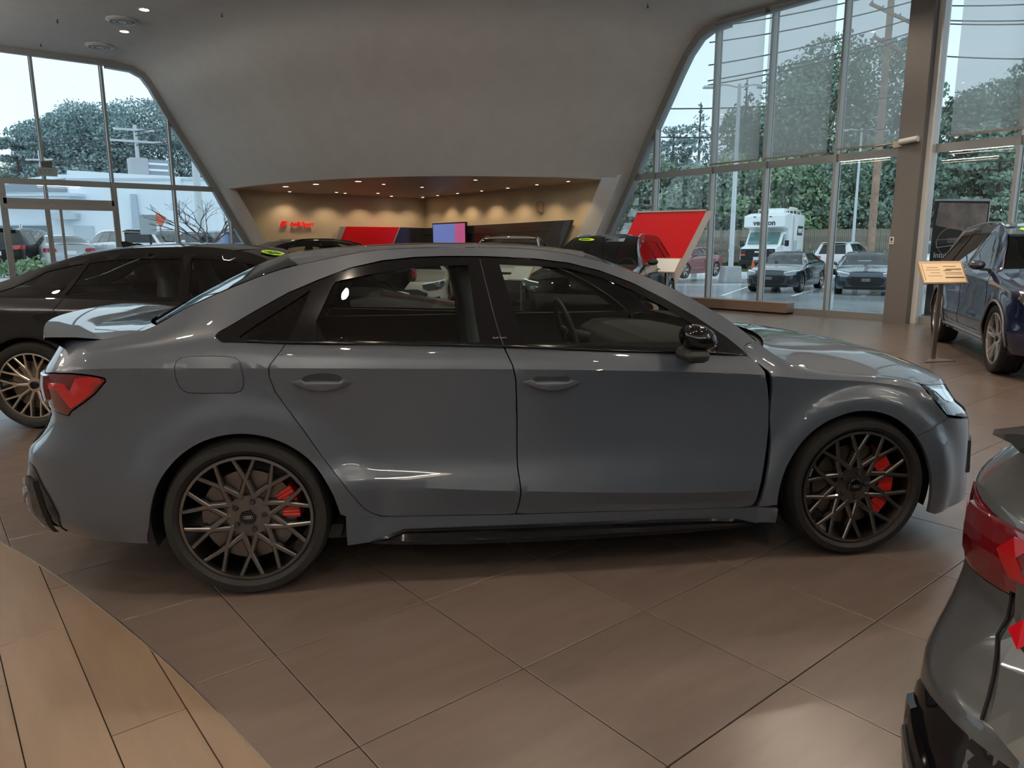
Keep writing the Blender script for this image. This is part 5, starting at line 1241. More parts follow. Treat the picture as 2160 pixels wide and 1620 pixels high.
def stk(c, txt, sp):
    """oval year sticker at the passenger-side top of the windscreen"""
    E = c.rail(sp['hdr'], sp['cowl'], 16); C = sp['wsc']
    def pos(t, q):
        def res(L, t):
            k = t*(len(L)-1); i = min(len(L)-2, int(k)); f = k-i; return [a+(b-a)*f for a, b in zip(L[i], L[i+1])]
        e, cc = res(E, t), res(C, t); g = 1-abs(q)**2.6; return Vector((e[0]+(cc[0]-e[0])*g, (e[1]-.03)*q, e[2]+(cc[1]-e[2])*g))
    q0 = -.55; o = pos(.14, q0); ux = (pos(.14, q0+.02)-o).normalized(); uy = -(pos(.16, q0)-o).normalized(); nn = ux.cross(uy).normalized()
    if nn.x < 0: nn = -nn
    ov = [(.16*math.cos(2*PI*k/28), .062*math.sin(2*PI*k/28)) for k in range(28)]
    s_ = MB().prism(ov, .002, o+nn*.008, ux, uy).build('year_sticker', STK, c.root, label='lime green oval year sticker')
    text_mesh(txt, .085, 'sticker_digits', mat('digit black', (.01, .02, .01), rough=.5), s_, frame4(o+nn*.0115-ux*.115-uy*.03, ux, uy), .0004, bold=.003, sx=1.1)
# ------------------------------------------------------------------ cars in the hall
PGREY = paint('slate grey paint', (.060, .075, .098), rough=.34)
hero = build_rs('saloon_car', 'slate grey compact sport saloon with dark mesh wheels in the middle of the hall', (.4769, .7808, 0), math.radians(-31.416), PGREY)
hero.root['category'] = 'car'
def car_origin(fx, fy, hd, wb, half, side=1):
    """origin (rear axle, centre) from the contact point of the front wheel on one side"""
    h = Vector((math.cos(hd), math.sin(hd))); l = Vector((-h.y, h.x))
    p = Vector((fx, fy))-h*wb+l*half*side; return (p.x, p.y, 0)
D = math.radians
# black fastback beside the hero
PBLACK = mat('black paint', (.006, .0055, .006), rough=.3, spec=.05, coat=.85)
hd = D(-31.4-9.0); h = Vector((math.cos(hd), math.sin(hd))); l = Vector((-h.y, h.x))
o = Vector((-.30, 3.86))+l*.93
bs_ = generic('fastback_car', 'black fastback saloon with silver split-spoke wheels behind the grey saloon, on its far side', (o.x, o.y, 0), hd, 'saloon', PBLACK, wheelstyle='vee', rimmat=mat('polished alloy', (.70, .63, .55), rough=.22, metal=1.), sticker='2026', fine=1.0, detail=1.0, group=None, scale=(1.02, 1, 1.0))
for c_ in ((.05, 1.42),):
    MB().prism([(-.10, 0), (.10, 0), (-.06, .055), (-.11, .055)], .012, (.42, .006, 1.395), (1, 0, 0), (0, 0, 1)).build('shark_fin', BLACKG, bs_.root)
o2 = o + l*2.75 + h*-1.35
b2_ = generic('saloon_car', 'dark brown saloon mostly hidden beyond the black fastback', (o2.x, o2.y, 0), hd+D(3), 'saloon', paint('dark brown paint', (.03, .018, .012), rough=.25), wheelstyle='five')
MB().prism([(-.10, 0), (.10, 0), (-.06, .055), (-.11, .055)], .012, (.42, .006, 1.395), (1, 0, 0), (0, 0, 1)).build('shark_fin', BLACKG, b2_.root)
# black crossover by the alcove mouth
p = at(628, 13.4, 0)
generic('crossover_car', 'black crossover in front of the beige alcove wall, nose to the window side', (p.x+1.2, p.y, 0), D(176), 'saloon', PBLACK, scale=(1, 1, 1.075), roofrails=BLACKG)
# navy crossover by the glass wall
PNAVY = paint('deep navy paint', (.005, .008, .036), rough=.2, metal=.0)
hs = D(211.8)
nv = generic('crossover_car', 'navy blue crossover with five-spoke wheels beside the information stand', car_origin(8.13, .02, hs, 2.82, .945, 1), hs, 'suv', PNAVY, wheelstyle='five', rimmat=mat('silver alloy bright', (.74, .72, .68), rough=.25, metal=1.), sticker='2026', fine=1.0, detail=1.0, archtrim=mat('satin grey cladding', (.20, .19, .20), rough=.35, metal=.4), roofrails=mat('satin rail', (.55, .56, .56), rough=.25, metal=1.), lampcol=mat('dark chrome', (.2, .2, .21), rough=.2, metal=1.))
# black crossover facing the camera in front of the red wing
p = at(1322, 14.9, 0)
generic('crossover_car', 'black crossover with lime year sticker in front of the free-standing red panel', (p.x, p.y, 0), D(208), 'suv', PBLACK, sticker='2026', scale=(1, 1, .965), roofrails=mat('satin rail', (.55, .56, .56)))
PWHITE = paint('white paint', (.72, .74, .74), rough=.3)
p = at(1090, 17.6, 0)
generic('crossover_car', 'white crossover with black roof bars seen through the front side window of the grey saloon', (p.x, p.y, 0), D(225), 'suv', PWHITE, scale=(1, 1, .97), roofrails=BLACKG)
p = at(880, 17.5, 0)
generic('saloon_car', 'white saloon seen through the rear side window of the grey saloon', (p.x, p.y, 0), D(232), 'saloon', PWHITE, scale=(1, 1, .96))
# grey sport saloon at the lower right, tail towards the camera
PG2 = paint('dark grey paint', (.070, .074, .078), rough=.3)
near = build_rs('saloon_car', 'dark grey sport saloon cropped by the frame edge, tail lamp and red badge nearest', (1.074, -3.285, 0), -.3379, PG2, fine=1.0, interior=True, taildetail=True)
near.root['category'] = 'car'
# ------------------------------------------------------------------ stands and banner
def stand(px, depth, rz_off, w_, h_, z, label, tilt, face, pole_w=.05):
    p = at(px, depth, 0); rz = math.atan2(CR.y, CR.x)+rz_off
    e = empty('information_stand', p, rz, label, 'sign stand')
    mm = mat('brushed bronze', (.36, .32, .28), rough=.35, metal=.8)
    MB().prism([(-.22, -.16), (.22, -.10), (.10, .20)], .012, (0, 0, .0), (1, 0, 0), (0, 1, 0)).build('base_plate', mm, e)
    MB().box((0, .02, (z-.05)/2+.01), (pole_w, .03, z-.07)).build('pole', mm, e)
    R = frame4((0, 0, z), (1, 0, 0), (0, math.sin(tilt), math.cos(tilt)))
    b = MB().box((0, 0, -.01), (w_, h_, .02)); me = b.mesh('board'); me.transform(R); link('board', me, mat('bronze frame', (.48, .33, .22), rough=.4), e)
    f = MB().box((0, 0, .002), (w_-.03, h_-.03, .004)); me = f.mesh('sheet'); me.transform(R); sh = link('sheet', me, face, e)
    return e, R
PAPER = mat('cream glow sheet', (.80, .60, .38), rough=.5, emit=(.9, .62, .36), es=.22)  # paper sheet's lit look comes from its own emission
e, R = stand(1996, 8.75, .10, .56, .30, 1.06, 'cream information board on a thin bronze pole beside the navy crossover', .55, PAPER)
ink = mat('brown ink', (.25, .13, .07), rough=.6); k = MB()
for (x, y, w_, h_) in ((.10, .075, .16, .008), (.14, .035, .20, .014), (.06, .018, .10, .010), (.13, -.01, .22, .006), (.13, -.03, .22, .006), (.12, -.075, .22, .016), (.24, -.075, .02, .016), (-.12, .06, .14, .005), (-.12, .03, .18, .004), (-.10, -.01, .12, .004), (-.11, -.05, .18, .004), (-.245, 0, .006, .22), (.262, 0, .005, .25), (0, .122, .52, .005)):
    k.box((x, y, .0048), (w_, h_, .0012))
me = k.mesh('print_lines'); me.transform(R); link('print_lines', me, ink, e)['kind'] = 'stuff'
WHS = mat('white sheet', (.75, .78, .78), rough=.45)
stand(1407, 13.2, -.9, .55, .30, 1.04, 'white angled information board beside the black crossover by the red panel', .6, WHS)
stand(1100, 12.2, -.9, .50, .28, .95, 'white angled information board seen through the front side window of the grey saloon', .6, WHS)
# banner
pb_ = at(2022, 13.6, 0); rz = math.atan2(CR.y, CR.x)+.12
bn = empty('roll_up_banner', pb_, rz, 'tall dark roll-up banner with a dashboard picture and white words', 'banner')
MB().box((0, .0, 1.12), (1.06, .02, 2.06)).build('sheet', mat('banner black', (.022, .018, .017), rough=.7, spec=.2), bn)
MB().box((0, .02, .05), (1.10, .22, .10)).build('base', mat('banner base', (.05, .045, .04), rough=.4), bn, bevel=.015)
MB().box((0, 0, 2.165), (1.08, .035, .03)).build('top_rail', mat('satin grey edge', (.46, .47, .47)), bn); MB().box((.54, 0, 1.12), (.02, .03, 2.06)).build('side_rail', mat('satin grey edge', (.46, .47, .47)), bn)
im = mat('banner picture', (.16, .10, .07), rough=.4, noise=.8, nscale=3)
MB().prism([(-.50, 1.72), (-.2, 1.66), (.2, 1.60), (.50, 1.58), (.51, 2.10), (-.46, 2.12)], .002, (0, -.0125, 0), (1, 0, 0), (0, 0, 1)).build('picture_landscape', im, bn)
tb = MB(); tb.tube([(-.14+.30*math.cos(q), -.014, 1.42+.26*math.sin(q)) for q in [2*PI*j/36 for j in range(36)]], .006, 5, closed=True)
tb.tube([(-.46, -.014, 1.44), (-.44, -.014, 1.32), (-.1, -.014, 1.36), (.3, -.014, 1.30)], .009, 5); tb.tube([(-.46, -.014, 1.46), (-.1, -.014, 1.47), (.1, -.014, 1.52), (.30, -.014, 1.50)], .005, 5)
tb.build('picture_steering_wheel', mat('banner line', (.30, .24, .20), rough=.5), bn)
MB().box((-.1, -.0125, 1.45), (.26, .002, .09)).build('picture_cluster', mat('banner cluster', (.10, .05, .04), rough=.5), bn)
text_mesh('Intuitive.', .14, 'banner_words', mat('white letters', (.62, .60, .60), rough=.5), bn, frame4((-.48, -.0125, 1.14), (1, 0, 0), (0, 0, 1)), .001)
text_mesh('Built for you.', .14, 'banner_words', mat('white letters', (.62, .60, .60)), bn, frame4((-.48, -.0125, .99), (1, 0, 0), (0, 0, 1)), .001, sx=.62)
# reception backdrop seen through the cabin: light wood partition
pw = at(842, 17.8, 0)
e = empty('wood_partition', pw, math.atan2(CR.y, CR.x)+.1, 'low pale wood partition seen through the rear side window of the grey saloon', 'partition')
for i in range(5): MB().box((-.8+.42*i, 0, .55), (.40, .06, 1.08)).build('panel', mat('pale ash panel', (.42, .34, .23), rough=.5, noise=.1, nscale=4), e)
# ------------------------------------------------------------------ outdoors, right side
GR, GL = -.29, .50
ASPH = mat('wet asphalt', (.42, .45, .47), rough=.14, noise=.30, nscale=.35, bump=.12, bscale=1.0)
struct('road_lot', MB().box((73.1, 20, GR-.1), (120, 260, .2)), ASPH)
struct('pavement_strip', MB().box((13.75, 2, -.16), (1.1, 60, .24)), mat('pale concrete', (.42, .43, .43), rough=.5, noise=.1))
struct('ground_left', MB().box((-47, 79, GL-.3), (120, 119, .6)), mat('grey drive', (.45, .47, .48), rough=.6, noise=.1, nscale=.4))
def paintline(a, b, z=GR+.003, w_=.12):
    o = MB().bar((a.x, a.y, z), (b.x, b.y, z), w_, .004).build('parking_line', mat('white line', (.7, .72, .70), rough=.5)); tag(o, kind='structure')
for k in range(5): paintline(at(1380+k*150, 25-k*.3, 0), at(1420+k*165, 30, 0))
paintline(at(1400, 31.5, 0), at(1700, 31.5, 0), w_=.18); paintline(at(1380, 38, 0), at(1660, 37, 0), w_=.2)
def lot(px, depth, rz, kind, pm, label, z=GR, **k):
    p = at(px, depth, z); return generic({'saloon': 'saloon_car', 'suv': 'crossover_car'}[kind], label, (p.x, p.y, z), D(rz), kind, pm, fine=2.2, detail=.45, group='', **k)
PS = paint('steel blue grey paint', (.045, .065, .085), rough=.25)
lot(1688, 29.0, 195, 'saloon', paint('graphite paint', (.020, .026, .036), rough=.25), 'dark graphite saloon parked outside between the orange cone and the white crossover')
lot(1826, 27.6, 207, 'saloon', PS, 'steel blue saloon with white plate parked outside beside the grey column')
lot(1768, 35.0, 12, 'suv', PWHITE, 'white crossover parked outside behind the two dark saloons', z=-.15)
lot(1950, 34, 215, 'suv', PWHITE, 'white crossover parked outside just right of the grey column', z=-.15)
lot(1478, 36, 188, 'saloon', paint('dull red paint', (.22, .03, .04), rough=.3), 'dull red saloon parked outside behind the lamp post', z=-.1)
for e_ in sc.objects:
    if e_.get('group') == '': del e_['group']
# service truck with lettering
tp_ = at(1612, 43.5, -.02); hd_ = D(199)
tr = empty('camper_truck', tp_, hd_, 'white box-bodied truck with over-cab lettering parked outside by the fence', 'truck')
WT = mat('truck white', (.90, .93, .93), rough=.35)
MB().prism([(.2, .55), (.2, 3.05), (1.6, 3.25), (3.05, 3.05), (3.05, 2.42), (1.75, 2.30), (1.75, .55)], 2.3, (-2.9, 1.15, 0), (1, 0, 0), (0, 0, 1)).build('over_cab_body', WT, tr, bevel=.03)
MB().box((-3.9, 0, 1.85), (3.6, 2.3, 2.75)).build('box_body', WT, tr, bevel=.04)
MB().prism([(-1.3, .45), (-1.3, 2.15), (-.45, 2.10), (.28, 1.40), (1.25, 1.22), (1.35, .45)], 2.0, (0, 1.0, 0), (1, 0, 0), (0, 0, 1)).build('cab', WT, tr, bevel=.05)
MB().prism([(-.40, 2.08), (.27, 1.43), (.30, 1.45), (-.36, 2.12)], 1.72, (0, .86, 0), (1, 0, 0), (0, 0, 1)).build('windscreen', mat('green glass', (.10, .20, .19), rough=.08, coat=1.), tr)
MB().prism([(-1.1, 1.40), (.05, 1.40), (-.45, 2.02), (-1.1, 2.02)], 2.02, (0, 1.01, 0), (1, 0, 0), (0, 0, 1)).build('side_window', mat('green glass', (.10, .20, .19)), tr)
MB().box((1.33, 0, .86), (.10, 1.9, .62)).build('grille', BLACKM, tr, bevel=.02); MB().box((1.42, 0, .42), (.2, 2.0, .24)).build('bumper', BLACKM, tr, bevel=.03)
for s_ in (1, -1):
    MB().box((1.39, s_*.78, 1.02), (.04, .26, .16)).build('headlight', mat('headlamp lens', (.5, .5, .5)), tr); MB().box((1.39, s_*.80, .84), (.04, .24, .10)).build('indicator', mat('orange lens', (.7, .15, .05), rough=.3), tr)
    MB().box((-.1, s_*1.28, 1.48), (.10, .22, .34)).build('wing_mirror', BLACKM, tr, bevel=.02); MB().bar((.0, s_*1.0, 1.4), (-.1, s_*1.25, 1.4), .04).build('mirror_arm', BLACKM, tr)
    for x in (.55, -4.3): make_wheel(tr, (x, -s_*1.0, .37), s_, .37, .24, .25, 'five', mat('grey steel wheel', (.4, .4, .4), rough=.5), caliper=None, detail=.4)
MB().box((1.43, 0, .62), (.02, .42, .20)).build('license_plate', PLATE, tr)
MB().box((1.40, 0, 1.0), (.04, .30, .10)).build('nose_emblem', mat('pale emblem', (.7, .7, .6), rough=.4), tr)
TXT = mat('dark lettering', (.04, .05, .06), rough=.5)
text_mesh('verizon', .42, 'lettering', TXT, tr, frame4((.16, -.62, 2.52), (0, 1, 0), (0, 0, 1)), .01, bold=.012)
MB().prism([(-.85, -.28), (.75, -.28), (.95, .28), (-.65, .28)], .01, (-4.3, 1.165, 2.25), (-1, 0, 0), (0, 0, 1)).build('lettering_ground', TXT, tr)
text_mesh('VERMAC', .36, 'lettering', WT, tr, frame4((-3.62, 1.18, 2.12), (-1, 0, 0), (0, 0, 1)), .01, shear=.3, bold=.01)
for y in (-.55, -.1, .35): MB().box((.17, y, 3.0), (.03, .14, .05)).build('marker_lamp', TXT, tr)
MB().box((-3.2, 0, 3.40), (1.1, 1.0, .36)).build('roof_unit', WT, tr, bevel=.06); rk = MB()
for y in (-.9, .9): rk.bar((-5.5, y, 3.5), (-2.2, y, 3.5), .05)
for x in (-5.5, -4.4, -3.3, -2.2): rk.bar((x, -.9, 3.25), (x, -.9, 3.5), .04); rk.bar((x, .9, 3.25), (x, .9, 3.5), .04); rk.bar((x, -.9, 3.5), (x, .9, 3.5), .04)
rk.build('roof_rack', mat('pale rack', (.7, .72, .7), rough=.4), tr); MB().box((-4.8, .2, 3.42), (.8, 1.0, .2)).build('roof_hatch', TXT, tr); MB().tube([(-2.4, .9, 3.55), (-5.2, .7, 3.60)], .09, 8).build('rolled_awning', mat('cream roll', (.75, .68, .45), rough=.6), tr)
for (x, z, w_, h_) in ((-2.75, 1.25, .35, .8), (-3.35, 1.25, .35, .8), (-4.4, .95, 1.2, .3)): MB().box((x, 1.16, z), (w_, .02, h_)).build('side_hatch', mat('pale grey panel', (.45, .52, .53), rough=.4), tr)
# cone, lamp posts, fence, poles
cp = at(1592, 35.5, GR); co = empty('traffic_cone', cp, 0, 'orange traffic cone outside between the truck and the graphite saloon', 'cone')
MB().lathe([(0, 0.04), (.17, .04), (.035, .95), (0, .95)], 20, 'z').build('body', mat('cone orange', (.85, .12, .03), rough=.5), co, smooth=True, angle=40); MB().box((0, 0, .02), (.42, .42, .05)).build('base', mat('cone orange', (.85, .12, .03)), co)
MB().lathe([(.112, .42), (.088, .58)], 20, 'z').build('reflective_band', WT, co); MB().lathe([(.142, .22), (.12, .38)], 20, 'z').build('reflective_band', WT, co)
POST = mat('pale grey post', (.62, .66, .68), rough=.45)
def lamp_post(px, depth, z0, h_, label, r=.11, base=True, arms=1.25):
    p = at(px, depth, z0); e = empty('lamp_post', p, math.atan2(CR.y, CR.x), label, 'lamp post')
    if base: MB().prism([(-.42, 0), (.42, 0), (.36, .72), (-.36, .72)], .84, (0, .42, 0), (1, 0, 0), (0, 0, 1)).build('concrete_base', mat('pale concrete', (.42, .43, .43)), e, bevel=.02)
    b0 = .72 if base else 0
    MB().tube([(0, 0, b0), (0, 0, h_)], [r, r*.62], 12).build('pole', POST, e, smooth=True, angle=50)
    for s_ in (1, -1):
        MB().tube([(0, 0, h_-.15), (s_*arms*.5, 0, h_-.02), (s_*arms, .1, h_-.08)], .035, 8).build('arm', POST, e)
        MB().box((s_*arms*.95, .1, h_-.10), (.75, .34, .10)).build('lamp_head', POST, e, bevel=.03)
lamp_post(1545, 33.6, GR, 8.55, 'pale lamp post on a square concrete base outside the right glass wall', .12)
lamp_post(1800, 46, 0, 8.2, 'slimmer pale lamp post outside in front of the fence', .10, base=False)
lamp_post(428, 37, GL, 8.4, 'pale lamp post outside the far glass wall beside the bare tree', .22, base=False, arms=1.5)
FW = mat('weathered fence boards', (.27, .235, .19), rough=.8, noise=.35, nscale=2)
fa, fb = at(1270, 50, .25), at(2300, 47, .25); fe = empty('board_fence', fa, math.atan2(fb.y-fa.y, fb.x-fa.x), 'long weathered board fence behind the parked vehicles', 'fence')
L_ = (fb-fa).length; n = 260; me_ = MB().prism([(-L_/n/2+.008, 0), (L_/n/2-.008, 0), (L_/n/2-.008, 2.08), (0, 2.13), (-L_/n/2+.008, 2.08)], .03).mesh('board'); me_.materials.append(FW)
for i in range(n):
    o_ = link('board', me_, FW, fe); o_.location = ((i+.5)*L_/n, random.uniform(-.012, .012), random.uniform(-.04, .03))
for z in (.5, 1.6): MB().box((L_/2, .06, z), (L_, .05, .10)).build('rail', FW, fe)
struct('grass_verge', MB().box((0, 0, 0), (.1, .1, .1)), mat('verge green', (.10, .16, .05), rough=.9, noise=.4, nscale=1.5)) if False else None
vg = MB(); a_, b_ = at(1270, 46.5, 0), at(2400, 44, 0); c_, d_ = at(2400, 75, 0), at(1270, 75, 0)
vg.add([(a_.x, a_.y, GR-.02), (b_.x, b_.y, GR-.02), (c_.x, c_.y, .55), (d_.x, d_.y, .55)], [(0, 1, 2, 3)]); v_ = vg.build('ground_verge', mat('verge green', (.10, .15, .05), rough=.9, noise=.4, nscale=1.5)); tag(v_, kind='structure')
WP = mat('weathered pole wood', (.36, .24, .17), rough=.85, noise=.25, nscale=3)
def upole(px, depth, z0, h_, label, r=.19, m=None, arms=(), rz=0.):
    p = at(px, depth, z0); e = empty('utility_pole', p, math.atan2(CR.y, CR.x)+rz, label, 'utility pole'); m = m or WP
    MB().tube([(0, 0, 0), (0, 0, h_)], [r, r*.7], 12).build('pole', m, e, smooth=True, angle=50)
    for (z, w_, t) in arms:
        MB().bar((-w_/2, -.15, z-t), (w_/2, -.15, z+t), .14, .16).build('crossarm', m, e)
        for k in (-.45, -.2, .2, .45): MB().lathe([(0, 0), (.05, 0), (.06, .08), (.03, .16), (0, .17)], 8, 'z', c=(k*w_, -.15, z+.08+k*2*t)).build('insulator', mat('insulator grey', (.3, .3, .32), rough=.4), e)
    return e
up1 = upole(1838, 46, .0, 20, 'tall wooden utility pole with slanted crossarm outside beside the column', .24, arms=((14.6, 2.6, -.55), (12.9, 1.9, -.45)))
for (z0, z1, x) in ((12.6, 11.6, .9), (12.2, 11.3, 1.3)): MB().tube([(0, 0, z0), (x*.6, 0, z1-.5), (x, 0, z1), (x, 0, z1+.8)], .03, 6).build('jumper_loop', mat('cable black', (.03, .03, .03), rough=.6), up1)
for (x, z) in ((-1.1, 12.6), (.9, 12.0), (1.3, 12.1)): MB().tube([(x, 0, z-.35), (x, 0, z+.25)], .12, 8).build('transformer_can', mat('can grey', (.16, .16, .16), rough=.6), up1)
PGY = mat('pale weathered pole', (.55, .56, .58), rough=.8)
upole(310, 62, GL, 10.7, 'grey utility pole with two crossarms rising behind the white building', .20, PGY, ((10.3, 3.2, -.1), (9.4, 4.4, -.15), (6.4, 3.6, -.1)))
upole(108, 74, GL, 10.3, 'slim grey utility pole behind the pine at the far left', .18, PGY, ((9.4, 2.6, 0),))
def zat(v, depth): return 1.393+math.tan(math.atan((810-v)/1539)-D(10.716))*depth
CB = mat('cable black', (.03, .03, .03))
def wires(rows, d0, d1, x0, x1, name, label, sag=.35):
    for (va, vb) in rows:
        a, b = at(x0, d0, 0), at(x1, d1, 0); za, zb = zat(va, d0), zat(vb, d1); pts = []
        for k in range(13):
            t = k/12; pts.append((a.x+(b.x-a.x)*t, a.y+(b.y-a.y)*t, za+(zb-za)*t-sag*4*t*(1-t)))
        o = MB().tube(pts, .035, 4).build(name, CB); tag(o, label, 'wire', label)
wires(((60, -26), (92, 8), (140, 45), (173, 75), (182, 85)), 44, 44, 1480, 1880, 'overhead_wire', 'overhead wires running up to the wooden utility pole', .2)
wires(((15, 0), (45, 38), (52, 46), (118, 126)), 44, 40, 1890, 2300, 'overhead_wire', 'overhead wires leaving the wooden utility pole beyond the column', .2)
wires(((231, 205), (291, 272)), 42, 42, 1380, 1900, 'overhead_wire', 'overhead wires in front of the trees outside the right glass wall', .2)
wires(((233, 222), (345, 338), (325, 322)), 40, 40, 1930, 2300, 'overhead_wire', 'overhead wires in front of the trees beyond the column', .1)
wires(((288, 255), (300, 292), (333, 335), (300, 262)), 66, 60, 90, 420, 'overhead_wire', 'overhead wires in front of the pines behind the white building', .3)
# trees
def leafmat(name, c1, c2):
    m = mat(name, c1, rough=.8); t = m.node_tree; b = t.nodes['Principled BSDF']
    c = t.nodes.new('ShaderNodeTexCoord'); n = t.nodes.new('ShaderNodeTexNoise'); n.inputs['Scale'].default_value = .9; n.inputs['Detail'].default_value = 5
    r = t.nodes.new('ShaderNodeValToRGB'); r.color_ramp.elements[0].color = (*c1, 1); r.color_ramp.elements[1].color = (*c2, 1); r.color_ramp.elements[0].position = .38; r.color_ramp.elements[1].position = .66
    t.links.new(c.outputs['Object'], n.inputs['Vector']); t.links.new(n.outputs['Fac'], r.inputs[0]); t.links.new(r.outputs[0], b.inputs['Base Color'])
    b.inputs['Specular IOR Level'].default_value = .2
    return m
LG = leafmat('oak leaves', (.19, .27, .21), (.36, .47, .37)); LP = leafmat('pine needles', (.20, .29, .29), (.38, .49, .49)); LL = leafmat('bright leaves', (.24, .36, .22), (.44, .58, .36)); LB = leafmat('dark conifer', (.15, .21, .18), (.26, .35, .29))  # greens greyed and paled, outdoor haze put into the leaf colour
BARK = mat('bark', (.09, .065, .05), rough=.9)
rng = np.random.default_rng(5)
def leafcloud(blobs, n, size, flat=1.0):
    """many small leaf clumps: triangles pairs scattered through blobs (x,y,z,rx,ry,rz)"""
    wts = np.array([b[3]*b[4]*b[5] for b in blobs])**(2/3); cnt = np.maximum(6, (n*wts/wts.sum()).astype(int))
    B_ = np.repeat(np.array(blobs, float), cnt, 0); N_ = len(B_)
    def unit(k): d = rng.normal(size=(k, 3)); return d/np.linalg.norm(d, axis=1)[:, None]
    d = unit(N_); r = rng.uniform(.45, 1.0, N_)**.5; P = B_[:, :3]+d*(r*rng.uniform(.85, 1.15, N_))[:, None]*B_[:, 3:6]
    s = (size*rng.uniform(.6, 1.3, N_))[:, None]; a = unit(N_); e = np.cross(a, unit(N_)); e /= np.linalg.norm(e, axis=1)[:, None]+1e-9
    V = np.stack([P+a*s, P+e*s*.6, P-a*s, P-e*s*.6], 1).reshape(-1, 3).astype(np.float32)
    me = bpy.data.meshes.new('foliage'); me.vertices.add(4*N_); me.vertices.foreach_set('co', V.ravel())
    me.loops.add(4*N_); me.loops.foreach_set('vertex_index', np.arange(4*N_, dtype=np.int32)); me.polygons.add(N_); me.polygons.foreach_set('loop_start', np.arange(0, 4*N_, 4, dtype=np.int32)); me.polygons.foreach_set('loop_total', np.full(N_, 4, dtype=np.int32))
    me.update(calc_edges=True); return me
def tree(px, depth, z0, zt, rx, label, m=None, kind='broad', n=2600, size=.34, group=None, lean=0.):
    m = m or LG; p = at(px, depth, z0); e = empty('tree', p, rng.uniform(0, 6), label, 'tree', group); H = zt-z0; blobs = []
    if kind == 'broad':
        MB().tube([(0, 0, 0), (.1, 0, H*.3), (.0, .1, H*.62)], [.028*H, .02*H, .008*H], 8).build('trunk', BARK, e)
        for k in range(5):
            a = k*2.5; MB().tube([(0, 0, H*(.25+.06*k)), (rx*.35*math.cos(a), rx*.35*math.sin(a), H*(.42+.07*k)), (rx*.7*math.cos(a), rx*.7*math.sin(a), H*(.5+.07*k))], [.012*H, .008*H, .003*H], 5).build('limb', BARK, e)
        for k in range(26):
            a = rng.uniform(0, 2*PI); t = rng.uniform(.0, 1.0); z = H*(.22+.70*t); rr = rx*(1-.55*abs(t-.35)**1.3*1.4)*rng.uniform(.35, .95)
            s = rx*rng.uniform(.24, .42); blobs.append((rr*math.cos(a), rr*math.sin(a), z, s, s, s*.75))
        blobs.append((0, 0, H*.90, rx*.45, rx*.45, H*.10)); blobs.append((0, 0, H*.55, rx*.6, rx*.6, H*.25))
    elif kind == 'conifer':
        MB().tube([(0, 0, 0), (0, 0, H)], [.02*H, .003*H], 8).build('trunk', BARK, e)
        for k in range(15):
            t = k/14; z = H*(.12+.84*t); rr = rx*(1-t)**.8+.15
            for j in range(5 if t < .8 else 3):
                a = rng.uniform(0, 2*PI); blobs.append((rr*.6*math.cos(a), rr*.6*math.sin(a), z, rr*.5, rr*.5, H*.028))
    else:       # layered pine
        MB().tube([(0, 0, 0), (.1, 0, H*.5), (0, 0, H*.95)], [.022*H, .016*H, .004*H], 8).build('trunk', BARK, e)
        for k in range(9):
            t = k/8; z = H*(.18+.76*t); rr = rx*(1-.55*t)
            for j in range(5):
                a = rng.uniform(0, 2*PI); q = rr*rng.uniform(.35, .95)
                blobs.append((q*math.cos(a), q*math.sin(a), z+rng.uniform(-.3, .3), rr*.36, rr*.36, H*.030))
            for j in range(2):
                a = rng.uniform(0, 2*PI); MB().tube([(0, 0, z-.2), (rr*.9*math.cos(a), rr*.9*math.sin(a), z+.1)], [.05, .015], 4).build('limb', BARK, e)
    me = leafcloud(blobs, n, size); o = link('foliage', me, m, e); o['kind'] = 'stuff'
for i, (px, d, v, rx, kd, m_, lab) in enumerate([
    (1735, 62, 75, 6.5, 'broad', LG, 'tall broad tree behind the fence in line with the truck'),
    (1845, 58, 88, 5.5, 'broad', LG, 'tall broad tree beside the wooden utility pole'),
    (1660, 66, 130, 6.0, 'broad', LG, 'broad tree behind the fence above the truck cab'),
    (1560, 64, 168, 3.6, 'conifer', LB, 'dark conifer rising behind the concrete-based lamp post'),
    (1600, 70, 225, 5.0, 'broad', LG, 'lower broad tree behind the dark conifer'),
    (1468, 60, 218, 3.8, 'conifer', LP, 'pale conifer outside the narrow top pane by the curved frame'),
    (1415, 62, 258, 4.2, 'pine', LP, 'open pine outside beside the curved window edge'),
    (1345, 58, 330, 4.5, 'broad', LG, 'low broad tree at the slanted foot of the right window'),
    (2065, 56, 175, 5.0, 'broad', LG, 'broad tree behind the wide roller shade'),
    (2150, 60, 120, 5.2, 'broad', LG, 'taller broad tree at the right edge behind the wide shade'),
    (1985, 60, 262, 5.2, 'pine', LP, 'open pine just right of the grey column'),
    (2090, 50, 290, 5.0, 'pine', LG, 'open leafy tree behind the dark banner'),
    (2200, 54, 300, 5.5, 'pine', LG, 'open leafy tree behind the navy crossover'),
    (1500, 56, 360, 4.5, 'broad', LG, 'bushy tree behind the red saloon'),
    (1590, 55, 345, 4.2, 'broad', LL, 'bright green tree behind the truck roof'),
    (1690, 55, 335, 4.4, 'broad', LL, 'bright leafy tree between the truck and the slimmer lamp post'),
    (1790, 54, 340, 4.4, 'broad', LG, 'bushy tree behind the slimmer lamp post'),
    (1885, 54, 330, 4.2, 'broad', LG, 'bushy tree behind the grey column')]):
    tree(px, d, .2, zat(v, d), rx, lab, m_, kd, n=12000 if kd == 'broad' else 5000, size=.18 if kd == 'broad' else .16)
